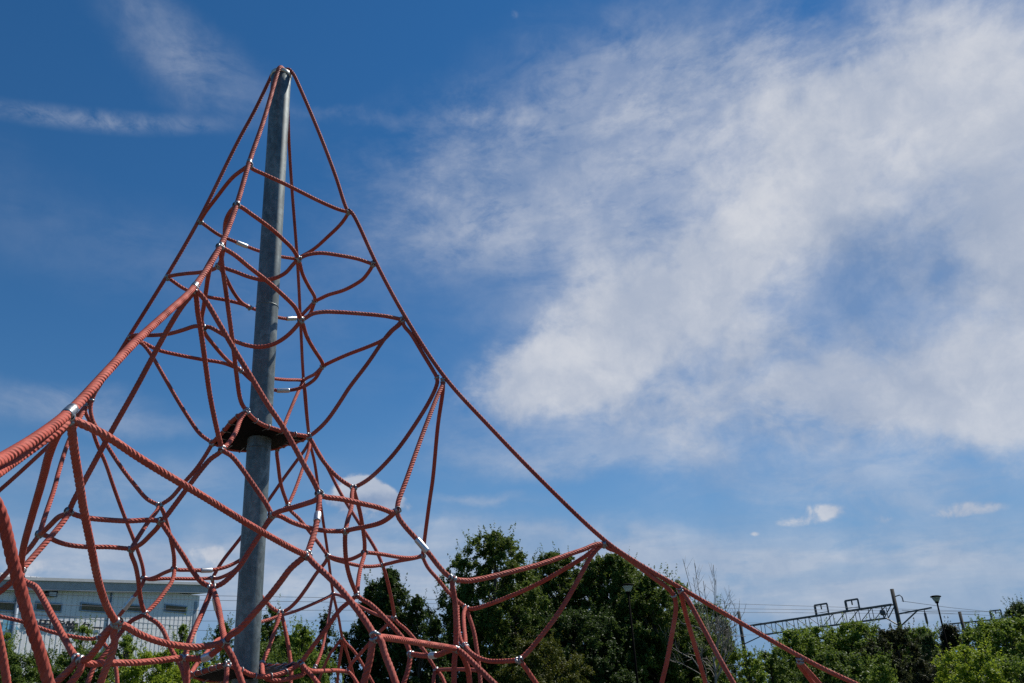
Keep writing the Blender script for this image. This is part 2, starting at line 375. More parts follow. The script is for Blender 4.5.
# --- rings
RING = [
 ['F1', (252, 168.5), (263, 173.8), (285, 184), (321, 202), (340, 210), 'R1'],
 ['F1', (243.7, 169), (232, 178), (217, 197), (207, 210), (201, 219.5), 'L1'],
 ['L1', (205.6, 225.6), (219, 235), (231, 240), (247, 246.5), (259, 251), (280, 256.5), 'B1'],
 ['R1', (346, 217), (340, 225), (328.6, 236), (314, 249), (302, 256), 'B1'],
 ['F2', (241, 207), (252.5, 215), (271.6, 229), (284.7, 241), (293, 249.5), 'fr2'],
 ['F2', (230, 212), (225.5, 222), (224.5, 240), (222, 257), 'lf2'],
 ['R2', (371, 263.5), (358, 259), (340, 255.5), (320, 253), (306.6, 255), 'fr2'],
 ['R2', (371, 268.5), (364.5, 277.5), (360.6, 281), (344.5, 290), (328, 295), (319.6, 299), 'rb2'],
 ['B2', (302.5, 314.5), (309, 307.6), 'rb2'],
 ['rb2', (311, 312, 4.92), (303.5, 317.5, 5.25), (292, 318.5), (284, 318.5), (270, 315), 'bl2'],
 ['L2', (172, 280.5), (184.5, 289), (206.5, 296.6), (225.5, 300), (241.6, 304), 'bl2'],
 ['L2', (170.5, 276), (186, 273.6), (199, 272.5), (213, 269.5), 'lf2'],
 ['fr2', (293, 264.5), (286, 272.5), (275.7, 278), (264, 280), (249, 277), (236, 272), (227, 269), 'lf2'],
 ['fr2', (300, 264), (302.5, 274), (309, 287), (314.5, 296.5), 'rb2'],
 ['lf2', (222, 271), (227, 280), (233, 291.5), (241, 302), 'bl2'],
 ['F3', (224.4, 249), (234.6, 255), (249, 267), (267, 281), (284.5, 296.6), (295.5, 308), 'fr3'],
 ['F3', (213, 259), (209, 272), (206, 291), (203.7, 307), (201.5, 320), 'lf3'],
 ['R3', (399, 319), (384.5, 316), (356.6, 313.4), (334.6, 312), (322.5, 312), (312, 314), (305, 318.3), 'fr3'],
 ['R3', (400, 324.4), (393, 330), (384.5, 339), (370, 346), (349, 354), (333, 361), 'rb3'],
 ['B3', (308, 377.5), (315, 374), 'rb3'],
 ['B3', (297.6, 380), (286, 379.8), (274, 378.6), (255, 375), 'bl3'],
 ['rb3', (320, 371), (314, 380, 4.95), (305, 386), (294.7, 389.5), (283, 390.6), (274, 390), (255, 383), 'bl3'],
 ['L3', (143.4, 342.7), (158, 350), (178.6, 355), (202, 359.5), (222.5, 362.8), (234, 367), 'bl3'],
 ['L3', (134, 335.3), (149, 335.4), (168, 334), (183, 330), (196, 326), 'lf3'],
 ['fr3', (297.6, 325), (287, 336), (274, 344), (261, 347), (248, 345.6), (234.6, 341), (219.6, 332.4), (209, 327), 'lf3'],
 ['fr3', (303.2, 325), (306.5, 336), (313.7, 349), (322, 362), 'rb3'],
 ['lf3', (204.5, 332.5), (213.7, 345), (227, 360), (237, 367.6), 'bl3'],
 ['aFR', (324.5, 496.8), (341, 499), (362, 503.7), (376.5, 507), (386, 510.2), (392, 512.5), 'aRF'],
 ['aFR', (316.4, 499.5), (306, 503.5), (291.5, 508), (279, 511.5), 'mFR'],
 ['mFR', (280, 516), (291.5, 522), (306, 527), (319, 530), (332.5, 531.2), 'mRF'],
 ['mRF', (353.4, 529), (366.6, 526.6), (380, 523), (388.6, 518), 'aRF'],
 ['aFL', (75.5, 514.8), (88, 518), (108, 520), (129, 521), (149.4, 520), 'mFL'],
 ['aLF', (47, 536), (55.7, 541), (69, 545), (88, 547), (108, 547), (121, 548), 'mLF'],
 ['aFL', (66, 514), (58.6, 517), (50, 525.4), (43, 532), 'aLF'],
 ['mFL', (158.6, 526), (150, 535.4), (141, 544), 'mLF'],
 ['aLB', (148.5, 579), (155.7, 577), (164.5, 572.7), 'mLB'],
 ['aLB', (150, 579.5), (160, 578.8), (173, 578.6), (194, 578.9), (206, 578.5), 'aBL'],
 ['mLB', (180, 570), (188, 570), (202.5, 570.4), (214, 569.8), (226, 567), (236, 562.5), 'mBL'],
 ['aBL', (217, 578.5), (224.5, 576), (235, 570), 'mBL'],
 ['mRB', (356.4, 557), (349, 559.6), (340, 559.2), (333, 557.5), 'mBR'],
 ['mBR', (333, 559), (346, 562.7), (361, 566), (372.5, 566.4), 'aBR'],
 ['aBR', (389, 563.5), (399, 561), (410.6, 559), (417, 557.6), 'aRB'],
 ['mRB', (372, 553), (384, 554.6), (399, 557.2), (412, 557.8), 'aRB'],
]
for t in RING: rope('ring_rope', t, RAD, NET)

# --- ropes that run between the levels
DOWN = [
 ['F3', (221, 255), (222.5, 268), (225.5, 288.6), (228.4, 310.5), (233.5, 349), (237, 378.5), (241, 402), 'pF'],
 ['R3', (398, 325), (391, 331), (383, 341), (368, 363), (349, 388), (341, 400.5), (326.6, 421), (314, 433), 'pR'],
 ['L3', (142, 343.5), (151, 354.4), (162.5, 374), (178.6, 402), (190, 420), (200, 434), 'pL'],
 ['B3', (301.5, 384.5), (297.6, 393), (287, 418), (282, 432), 'pB'],
 ['pF', (241, 418, 3.98), (235.5, 432.5), (227.5, 444.5), 'iF'],
 ['pR', (312, 441.5), (319, 454.7), (329.5, 469), (341, 480), 'iR'],
 ['pL', (207.5, 452), (197, 468), (182.5, 484.5), (171, 498), 'iL'],
 ['pB', (276.8, 453), (278, 463), (281, 485), 'iB'],
 ['F4', (199, 293), (206.5, 302), (216.6, 319), (234, 349), (252, 378.5), (268, 405), (284, 428.5), (304, 464.5), (314.5, 483), 'aFR'],
 ['F4', (190, 296.5), (181.5, 307), (168, 329), (156.6, 349.5), (136, 388), (110, 434), (85, 480), (73.5, 501), 'aFL'],
 ['R4', (442.5, 385), (438, 394.6), (422, 435.6), (407, 478), (402.5, 490), (398.4, 501), 'aRF'],
 ['R4', (443, 390), (438, 424), (433, 478), (429.6, 501), (425, 536), 'aRB'],
 ['L4', (82, 414), (69, 440), (58.6, 472), (54, 489.5), (45.4, 515), 'aLF'],
 ['L4', (85, 411), (89.5, 421), (96.7, 443), (105.5, 463), (114, 488), (124.5, 516.6), (135, 543), (142.5, 566), 'aLB'],
 ['B4', (312.5, 443), (326.6, 466), (341, 494), (359, 523), (375.5, 549), 'aBR'],
 ['B4', (306, 448), (298, 459), (284, 478), (268, 501), (239, 540), (221.5, 562.5), 'aBL'],
 ['iF', (225, 452), (231, 455.5), (240, 466), (248.6, 478), (258, 491.5), (267, 505), 'mFR'],
 ['iF', (219, 453), (210.5, 459), (201.7, 469), (188, 487), (174, 506), (165.5, 517), 'mFL'],
 ['iR', (352, 493), (351.5, 507), (347.2, 522), 'mRF'],
 ['iR', (355.2, 495), (359, 508), (362.5, 526), (364.6, 543), 'mRB'],
 ['iL', (157, 511), (150, 519.5), (139, 536), 'mLF'],
 ['iL', (163, 511), (166.8, 523.7), (170.5, 538), (174, 556), 'mLB'],
 ['iB', (290.5, 510.5), (299, 518.6), (310.6, 533), (321, 546.4), 'mBR'],
 ['iB', (284, 509), (278, 513), (268, 523.5), (258, 540), 'mBL'],
 ['mFR', (266.6, 524), (259, 536), (249, 551.5), (239, 567), (225, 581.5), (217, 586), 'jF'],
 ['mFL', (163, 525), (173, 540), (183.5, 556), (194, 573), (202, 582.5), 'jF'],
 ['mLF', (131.2, 554.4), (135, 564), (138, 578), (141, 602), 'jL'],
 ['mLB', (174, 574), (171.5, 582), (166, 590), (157, 602), 'jL'],
 ['mRF', (345, 540), (346.3, 562), (350.5, 579.5), 'jR'],
 ['mRB', (363.8, 557), (361, 566), (358.6, 578), 'jR'],
 ['mBR', (325.5, 562), (317, 572.5), (306.6, 588), (296, 602), (287.5, 609.5), 'jB'],
 ['mBL', (252, 572), (259, 592), (268, 604), (275, 610), 'jB'],
 ['aFR', (319.2, 501), (317.8, 515), (314.8, 531), (310, 546), 'nFR'],
 ['aRF', (398.5, 517), (404.7, 526), (416.4, 539), (429.8, 554.6), (438.6, 566), (446.5, 574.5), 'nRF'],
 ['aRB', (424, 560), (428, 567.8), (438.6, 580), (447.4, 591), (458, 601.5), 'nRB'],
 ['aBR', (385.5, 574), (390, 592.7), (393.3, 610), 'nBR'],
 ['aBL', (212.8, 586), (215, 603), (220, 622), 'nBL'],
 ['aLB', (142.5, 584, 4.65), (136, 594), (127, 606), (114, 622), (105, 631), 'nLB'],
 ['aLF', (37, 538), (29, 549), (18, 560), (9, 570.5), (-3, 583), (-24, 606, 3.5)],
 ['aFL', (66.5, 517), (55.7, 531), (36.6, 553), (26, 565), 'nFL'],
 ['F5', (60, 429), (50, 451.5), (42.5, 480), (31, 519.5), (22.5, 552), 'nFL'],
 ['F5', (70.5, 424), (74.5, 452), (79.5, 483), (83.5, 509), (91, 546), (98, 580), (105.5, 603.5), (112, 616), 'mF'],
 ['F5', (74.7, 420.8), (102.5, 433.5), (138.6, 457.5), (168, 475.6), (200, 494.5), (230, 513), (246.5, 523), (270, 536.5), (289, 547), (300, 552.5), 'nFR'],
 ['F5', (62, 427), (46, 438.5), (22, 455.5, 1.75), (0, 471, 1.6), (-40, 499, 1.35)],
 ['R5', (597, 544), (585, 549), (571.6, 553.5), (536, 565.5), (506, 573), (485.4, 578), (468, 580.8), (458, 580), 'nRF'],
 ['R5', (597, 547.5), (585, 556.5), (567, 567.5), (536, 585), (504.5, 598.5), (482.5, 606.6), (471, 609), 'nRB'],
 ['R5', (600, 546.5), (590.7, 557), (576.4, 583), (559.7, 611.5), (540.6, 637), (527, 653), 'mR'],
 ['R5', (609, 548.5), (617, 551.5), (634, 563), (653, 577.5), (668, 588.5), (674, 596, 3.95), (676, 607), (673, 628), (667, 661), (660, 690, 4.0)],
 ['B5', (328, 597), (312, 604.3), (296, 611), (281, 615.5), (271, 619), (260.6, 622), (245, 627), (233, 630.5), 'nBL'],
 ['B5', (340, 595.5), (349, 600), (360, 606.5), (371, 612), (382, 616.5), 'nBR'],
 ['B5', (332, 598), (329, 616), (325, 638), (320, 656), 'kB'],
 ['nFL', (22, 579), (27, 583), (35, 586.5), (42, 597), (50, 612), (67, 643), (74, 655), 'gF'],
 ['nFL', (15, 578.5), (9, 584), (0, 591.5), (-14, 602, 2.95)],
 ['gF', (86, 659.5), (93, 653), (100.5, 643), (108, 631.5), 'mF'],
 ['gF', (72, 667), (55.6, 683), (46, 694, 2.5)],
 ['gF', (81, 668), (70, 684), (63, 694, 2.5)],
 ['gF', (86, 663.5), (100, 663.2), (114.6, 663), (136.6, 662.7), (158.6, 660.6), (173, 658.8), 'hF'],
 ['hF', (191, 658.4), (202.5, 658.2), (209, 656), (220, 647.5), 'cF'],
 ['mF', (126, 626.5), (139, 634), (158.6, 641.6), (176, 645.3), (194, 647), (208.4, 645.8), 'cF'],
 ['mF', (113.5, 633), (114.8, 642), (111, 656), (102.5, 677), (97, 695, 2.5)],
 ['cF', (229, 636.5), (238.6, 630), (253, 614.5), (268, 597.6), (281, 581), (290, 569), (299, 561), 'nFR'],
 ['cF', (227.8, 649), (232.5, 657), (239, 674), (245, 692, 2.75)],
 ['jF', (209.5, 595), (202.5, 612), (195, 628.4), (189, 642), (186, 653), 'hF'],
 ['hF', (186.4, 665), (187, 675), (187, 693, 2.9)],
 ['jF', (216, 597), (219.3, 611), (222, 627), 'cF'],
 ['jL', (138, 617.5), (132, 620.5), (125, 627.5), (115.7, 639.5), (105, 654), (94, 667), (85, 692, 3.7)],
 ['jL', (148, 617.4), (157, 622.8), (163.5, 631), (168, 641.6), (173, 653), (181, 666), (187, 690, 3.7)],
 ['nLB', (92, 639), (70, 636), (50, 631.5), (22, 621.5), (0, 616.5), (-30, 608, 4.4)],
 ['nLB', (105, 645), (112, 654), (116, 668), (118, 692, 4.4)],
 ['nBL', (217, 640), (208.4, 650.5), (198, 662.5), 'qL'],
 ['qF', (226.6, 674), (225, 692, 3.5)],
 ['qR', (304.5, 668), (312, 676), (323, 690, 3.7)],
 ['qR', (310, 670.5), (321, 671), (336, 670.4), 'kM'],
 ['kM', (352, 663), (361, 653), (368.5, 644), (378.4, 633), (387, 625), 'nBR'],
 ['kM', (350.5, 673.5), (356, 681), (362, 692, 4.9)],
 ['qB', (268, 650), (273.7, 634), (278, 621), 'jB'],
 ['jB', (283, 620), (287, 638.6), (290, 658), (291.3, 672), (289.5, 692, 4.2)],
 ['qB', (268, 679.5, 3.75), (281.7, 680), (293.4, 677.4), (304, 673.5), 'qR'],
 ['jR', (362, 599.5), (368, 602.5), (377, 610), (388, 621.5), (399, 633.7), (407, 644.5), (410, 656), (407.7, 671), (401, 690, 3.6)],
 ['jR', (349, 602), (340, 609.5), (328.6, 625.5), (314, 645), (303, 660), 'qR'],
 ['nFR', (313.5, 563), (325.6, 574), (340, 588.5), (352, 603), (362, 616), (370, 628), 'xFR'],
 ['xFR', (372.5, 643), (369.6, 660.6), (364, 682), (361, 694, 2.5)],
 ['xFR', (380.5, 640), (384.5, 653), (391.5, 671), (399, 693, 2.4)],
 ['xFR', (387, 637.8), (409, 641.2), (431, 644.7), (447, 647), 'cR'],
 ['cR', (461.5, 652), (473.7, 663.5), (485.4, 675), (501, 690, 3.0)],
 ['nRF', (452.3, 585), (454.7, 599), (456, 620.5), (456.2, 638), 'cR'],
 ['cR', (454.6, 659), (454, 675), (454.2, 693, 3.2)],
 ['nRB', (463.8, 613), (464, 627), (465.3, 639), 'cR2'],
 ['nRB', (468.5, 615), (473.7, 631), (476.7, 649), (479.5, 671), (481, 693, 4.2)],
 ['cR2', (471, 653, 3.95), (480, 658.5), (491, 661.3), (510, 660.8), 'mR'],
 ['cR2', (462, 643), (459, 634), (457.8, 622, 4.2), (457.3, 606, 4.3)],
 ['cR', (462.5, 656), (467.5, 668), (469.5, 680), (470, 693, 3.3)],
 ['cR', (447, 651), (438.6, 654.7), (425, 655.7), (417, 654.8), 's1'],
 ['N2', (450, 669.4), (470, 669.6), (478, 670.5, 4.3)],
 ['N2', (434, 675), (433.3, 693, 4.7)],
 ['nBR', (398, 623), (406, 629.5), (416.6, 641.6), (424.5, 651), (430.5, 661), 'N2'],
 ['N2', (441, 675), (448, 692, 4.7)],
 ['mR', (523, 664.5), (536, 683), (545, 696, 3.7)],
 ['B6', (339, 642), (330, 654), (324, 667), (315, 690, 6.1)],
 ['B6', (342, 646), (339, 665), (336.5, 693, 6.2)],
 ['B6', (345, 642), (353.5, 650.5), (364, 667), (378, 692, 6.1)],
 ['R6', (681.5, 596), (686, 615.5), (695.7, 649), (708, 692, 4.2)],
 ['R6', (686, 597), (703, 627.5), (719.5, 658.5), (738, 691, 3.6)],
 ['R7', (802, 664), (811, 674), (824, 689, 3.9)],
 ['R7', (799, 664.5), (806, 674), (818, 690, 4.0)],
 [(-30, 470, 1.45), (-12, 490), (0, 511), (7, 536), (14.6, 568.5), (19.5, 585), (29.5, 621), (41, 656), (48.5, 683), (55, 704, 1.55)],
 [(-6, 615, 2.2), (0, 643), (4, 664), (7, 684), (9, 700, 2.2)],
]
for t in DOWN: rope('net_rope', t, RAD, NET)

# --- the two black mats with their rope rims and lacing clips
def platform(corners, sag_edges, rims):
    edges = []
    for a, b, mids in rims:
        P, _ = path([a] + mids + [b]); edges.append(spline(P, .02))
    e0, e1, e2, e3 = edges          # F-R, R-B, B-L, L-F   (each running on from the last)
    n = 14
    rs = lambda e: np.stack([np.interp(np.linspace(0, 1, n), np.linspace(0, 1, len(e)), e[:, k]) for k in range(3)], 1)
    b, r, t, l = rs(e0), rs(e1), rs(e2[::-1]), rs(e3[::-1])
    G = np.empty((n, n, 3)); U = np.linspace(0, 1, n)
    for i, v in enumerate(U):
        for j, u in enumerate(U):
            G[i, j] = (1 - v) * b[j] + v * t[j] + (1 - u) * l[i] + u * r[i] - ((1 - u) * (1 - v) * b[0] + u * (1 - v) * b[-1] + (1 - u) * v * t[0] + u * v * t[-1])
    cen = G.reshape(-1, 3).mean(0)
    G = cen + (G - cen) * .955
    T = .009; mb = MB(); k = lambda i, j: i * n + j
    top = [tuple(p + np.array([0, 0, T / 2])) for p in G.reshape(-1, 3)]; bot = [tuple(p - np.array([0, 0, T / 2])) for p in G.reshape(-1, 3)]
    fs = [];  m = n * n
    for i in range(n - 1):
        for j in range(n - 1):
            fs.append((k(i, j), k(i, j + 1), k(i + 1, j + 1), k(i + 1, j))); fs.append((m + k(i, j), m + k(i + 1, j), m + k(i + 1, j + 1), m + k(i, j + 1)))
    ring = [k(0, j) for j in range(n)] + [k(i, n - 1) for i in range(1, n)] + [k(n - 1, j) for j in range(n - 2, -1, -1)] + [k(i, 0) for i in range(n - 2, 0, -1)]
    for q in range(len(ring)):
        a, c = ring[q], ring[(q + 1) % len(ring)]; fs.append((c, a, m + a, m + c))
    mb.add(top + bot, fs)
    pl = mb.build('platform_mat', MAT['mat'], NET, True)
    for (a, b_, mids), e in zip(rims, edges):
        o = rope('rim_rope', [a] + mids + [b_], RAD, pl)
        C = ROPES.pop()[0]; ROPES.append((C, [a, b_]))
        L = len(C)
        mb = MB()
        for f in (.2, .4, .6, .8):
            i = int(f * (L - 1)); p = C[i]; t = C[min(i + 2, L - 1)] - C[max(i - 2, 0)]; t /= np.linalg.norm(t)
            d = cen - p; d -= t * (d @ t); d /= np.linalg.norm(d); up = np.cross(t, d)
            pts = [p + RAD * 1.25 * (math.cos(w) * d + math.sin(w) * up) for w in np.linspace(.5, 2 * math.pi - .5, 12)]
            mb.tube([p + d * .06] + pts + [p + d * .06 - up * .006], .0028, 6)
        mb.build('lacing_clip', MAT['steel'], o, True)
    return pl
platform(None, None, [
 ('pF', 'pR', [(252, 417.5), (262, 424.5), (275, 429), (288, 433)]),
 ('pR', 'pB', [(300, 440.5), (289, 443.5)]),
 ('pB', 'pL', [(262, 450.5), (246, 450.5), (229, 449)]),
 ('pL', 'pF', [(217, 438), (224, 431), (233, 420)])])
platform(None, None, [
 ('qF', 'qR', [(241.5, 670), (250, 674.5), (262, 676.7), (276.7, 675), (288, 671)]),
 ('qR', 'qB', [(290, 665.5), (279.6, 666), (269, 666)]),
 ('qB', 'qL', [(246, 673), (225, 680), (207, 680)]),
 ('qL', 'qF', [(202.5, 671.8), (214, 668)])])

# --- steel clamps at the knots: paired rings round the two ropes that meet, joined by a bridge
def near_dir(C, p):
    d = np.linalg.norm(C - p, axis=1); i = int(d.argmin()); k = max(2, int(.02 / max(np.linalg.norm(C[1] - C[0]), 1e-6)))
    a, b = C[max(0, i - k)], C[min(len(C) - 1, i + k)]; t = b - a
    return d[i], C[i], t / np.linalg.norm(t), b
def ringp(mb, c, t, r, w, tr):
    mb.lathe([(r, -w), (r + tr, -w * .5), (r + tr, w * .5), (r, w)], c, t, 16, caps=False)
nclamp = 0
for key, (x, y, d) in ND.items():
    p = at(x, y, d)
    hits = sorted([(dd, q, t) for dd, q, t, _ in (near_dir(C, p) for C, _ in ROPES) if dd < .05], key=lambda h: h[0])
    if not hits or nclamp >= 98: continue
    mb = MB()
    picks = [hits[0]]
    for h in hits[1:]:
        if all(abs(h[2] @ g[2]) < .93 or np.linalg.norm(h[1] - g[1]) > .012 for g in picks): picks.append(h)
        if len(picks) == 2: break
    for (dd, q, t) in picks:
        for sgn in (-1, 1):
            ringp(mb, q + t * sgn * .0125, t, RAD * 1.02, .0052, .0034)
    if len(picks) == 2:
        a, b = picks[0][1], picks[1][1]
        if np.linalg.norm(a - b) < .006: b = a + np.array([0, 0, -.02])
        mb.bar(a, b, .011, .02)
    else:
        mb.box(picks[0][1] + np.array([0, 0, -.014]), .018, .018, .012)
    mb.build('rope_clamp', MAT['steel'], NET, True); nclamp += 1
# small clips where a doubled rope leaves the corner rope
for x, y, d in [(437, 378, 4.35), (92, 400, 4.46), (674, 596, 3.95)]:
    p = at(x, y, d); mb = MB()
    h = min(((*near_dir(C, p)[:3],) for C, _ in ROPES), key=lambda q: q[0])
    ringp(mb, h[1], h[2], RAD * 1.02, .006, .004); mb.bar(h[1], h[1] + np.array([.012, 0, .018]), .007)
    mb.build('rope_clamp', MAT['steel'], NET, True)
# crown of each clamp on the corner ropes nearest the viewer is a heavy banded ferrule
for key, tw in (('F4', .020), ('F5', .026), ('F1', .012), ('F2', .012), ('F3', .014)):
    C = ROPES[0][0]; x, y, d = ND[key]
    dd, q, t, _ = near_dir(C, at(x, y - 4, d)); mb = MB()
    mb.lathe([(RAD * 1.02, -tw), (RAD * 1.3, -tw), (RAD * 1.36, -tw * .6), (RAD * 1.22, -tw * .45), (RAD * 1.36, -tw * .2), (RAD * 1.36, tw * .2), (RAD * 1.22, tw * .45), (RAD * 1.36, tw * .6), (RAD * 1.3, tw), (RAD * 1.02, tw)], q, t, 24, caps=False)
    mb.build('rope_ferrule', MAT['steel'], NET, True)
# pressed aluminium sleeves that join rope ends
for (x0, y0, x1, y1, d) in [(241.5, 244, 253.5, 249.2, 4.95), (278, 318.6, 291, 318.6, 5.2), (277, 390.7, 290, 390.3, 4.9), (317.6, 517.5, 314.9, 530.5, 3.09), (416.8, 539.5, 428.2, 552.8, 3.44), (204, 570.6, 216, 569.6, 4.47), (133.5, 597, 123.5, 610.5, 4.62), (213, 599, 216.5, 612, 5.03), (426, 655.6, 437.5, 655.2, 3.42), (204, 658.6, 214.5, 652, 2.91)]:
    a, b = at(x0, y0, d), at(x1, y1, d); c = (a + b) / 2
    best = min((near_dir(C, c)[:3] for C, _ in ROPES), key=lambda h: h[0])
    t = best[2]; L = np.linalg.norm(b - a) / 2; c = best[1]; mb = MB()
    mb.lathe([(RAD * .9, -L), (RAD * 1.22, -L * .96), (RAD * 1.32, -L * .8), (RAD * 1.32, L * .8), (RAD * 1.22, L * .96), (RAD * .9, L)], c, t, 20, caps=False)
    mb.build('crimp_sleeve', MAT['alu'], NET, True)
# ------------------------------------------------------------------ ground
def ground_mat():
    m, nt, b = new_mat('park_grass_and_soil')
    tc = nt.nodes.new('ShaderNodeTexCoord')
    a = noise(nt, tc.outputs['Object'], .25, 6, .6); c = noise(nt, tc.outputs['Object'], 14., 6, .7)
    r1 = ramp(nt, a.outputs['Fac'], [(.35, (.045, .075, .022)), (.6, (.075, .095, .03)), (.75, (.16, .13, .08))])
    r2 = ramp(nt, c.outputs['Fac'], [(.3, (.6, .6, .6)), (.7, (1.2, 1.2, 1.2))])
    mx = nt.nodes.new('ShaderNodeMix'); mx.data_type = 'RGBA'; mx.blend_type = 'MULTIPLY'; mx.inputs['Factor'].default_value = 1
    nt.links.new(r1.outputs['Color'], mx.inputs['A']); nt.links.new(r2.outputs['Color'], mx.inputs['B'])
    nt.links.new(mx.outputs['Result'], b.inputs['Base Color']); b.inputs['Roughness'].default_value = .9
    bp = nt.nodes.new('ShaderNodeBump'); bp.inputs['Distance'].default_value = .05; nt.links.new(c.outputs['Fac'], bp.inputs['Height']); nt.links.new(bp.outputs['Normal'], b.inputs['Normal'])
    return m
g = mesh_obj('ground', [(-700, -300, 0), (700, -300, 0), (700, 1200, 0), (-700, 1200, 0)], [(0, 1, 2, 3)], ground_mat()); tag(g, kind='structure')
# play surface under the net
def sand_mat():
    return simple('play_area_rubber', (.10, .085, .07), .9, 0, .25, 25, .5)
n = 48; vs = [(foot[0] + 7.2 * math.cos(2 * math.pi * k / n), foot[1] + 7.2 * math.sin(2 * math.pi * k / n), .004) for k in range(n)]
pa = mesh_obj('play_area_surface', vs, [tuple(range(n))], sand_mat()); tag(pa, kind='structure')

def gpos(x, y, d):
    """ground point under the place seen at pixel (x, y) at depth d"""
    p = at(x, y, d); return np.array([p[0], p[1], 0.0]), p[2]

# ------------------------------------------------------------------ trees
def leaf_mat(name, dark, light, tint=None, trans=.34):
    m = bpy.data.materials.new(name); m.use_nodes = True; nt = m.node_tree; b = nt.nodes['Principled BSDF']; out = nt.nodes['Material Output']
    tc = nt.nodes.new('ShaderNodeTexCoord')
    a = noise(nt, tc.outputs['Object'], 1.6, 3, .6); c = noise(nt, tc.outputs['Object'], 23., 2, .6)
    ad = nt.nodes.new('ShaderNodeMath'); ad.operation = 'MULTIPLY_ADD'; ad.inputs[1].default_value = .75; nt.links.new(c.outputs['Fac'], ad.inputs[0]);
    ml = nt.nodes.new('ShaderNodeMath'); ml.operation = 'MULTIPLY'; ml.inputs[1].default_value = .35; nt.links.new(a.outputs['Fac'], ml.inputs[0]); nt.links.new(ml.outputs[0], ad.inputs[2])
    st = [(.38, dark), (.70, light)]
    if tint: st = [(.38, dark), (.60, light), (.74, tint)]
    r = ramp(nt, ad.outputs[0], st)
    nt.links.new(r.outputs['Color'], b.inputs['Base Color']); b.inputs['Roughness'].default_value = .5; b.inputs['Specular IOR Level'].default_value = .18
    tr = nt.nodes.new('ShaderNodeBsdfTranslucent')
    hs = nt.nodes.new('ShaderNodeHueSaturation'); hs.inputs['Hue'].default_value = .485; hs.inputs['Value'].default_value = 1.5; nt.links.new(r.outputs['Color'], hs.inputs['Color']); nt.links.new(hs.outputs['Color'], tr.inputs['Color'])
    ms = nt.nodes.new('ShaderNodeMixShader'); ms.inputs['Fac'].default_value = trans
    nt.links.new(b.outputs['BSDF'], ms.inputs[1]); nt.links.new(tr.outputs['BSDF'], ms.inputs[2]); nt.links.new(ms.outputs['Shader'], out.inputs['Surface'])
    return m
LEAF = dict(
    oak=leaf_mat('dark_oak_leaves', (0.034, 0.062, 0.013), (0.098, 0.151, 0.026), (0.187, 0.239, 0.037)),
    dark=leaf_mat('glossy_dark_leaves', (0.023, 0.044, 0.011), (0.060, 0.103, 0.022)),
    fresh=leaf_mat('fresh_green_leaves', (0.060, 0.113, 0.017), (0.160, 0.239, 0.032), (0.243, 0.325, 0.048), .35),
    mid=leaf_mat('mid_green_leaves', (0.045, 0.082, 0.016), (0.112, 0.172, 0.028), (0.169, 0.239, 0.037), .3),
    gold=leaf_mat('golden_privet_leaves', (0.040, 0.058, 0.009), (0.088, 0.105, 0.014), (0.152, 0.129, 0.020), .3),
    lime=leaf_mat('yellow_green_leaves', (0.094, 0.164, 0.016), (0.225, 0.308, 0.027), (0.374, 0.428, 0.043), .4),
    bronze=leaf_mat('dark_olive_needles', (0.018, 0.027, 0.011), (0.038, 0.048, 0.016), (0.072, 0.066, 0.023)),
    blue=leaf_mat('blue_green_needles', (0.038, 0.069, 0.023), (0.086, 0.127, 0.037)),
)
BARK = simple('grey_brown_bark', (.085, .068, .052), .9, 0, .35, 12, .6)
BAREBARK = simple('pale_dead_bark', (.26, .23, .20), .85, 0, .3, 14, .4)

def leaves_mesh(name, P, S, Nn, mat, parent, aspect=.55):
    """P leaf centres, S lengths, Nn normals -> folded diamond leaves, one mesh"""
    n = len(P)
    t = RNG.normal(size=(n, 3)); t -= Nn * (t * Nn).sum(1)[:, None]; t /= np.maximum(np.linalg.norm(t, axis=1), 1e-6)[:, None]
    q = np.cross(Nn, t); L = S[:, None] / 2; w = L * aspect
    fold = Nn * (S[:, None] * .10)
    V = np.empty((n, 4, 3)); V[:, 0] = P - t * L; V[:, 1] = P + q * w + fold; V[:, 2] = P + t * L; V[:, 3] = P - q * w + fold
    b = np.arange(n)[:, None] * 4
    Fc = np.concatenate([b + np.array([0, 1, 2]), b + np.array([0, 2, 3])], 1).reshape(-1, 3)
    return mesh_obj(name, V.reshape(-1, 3), Fc, mat, parent)



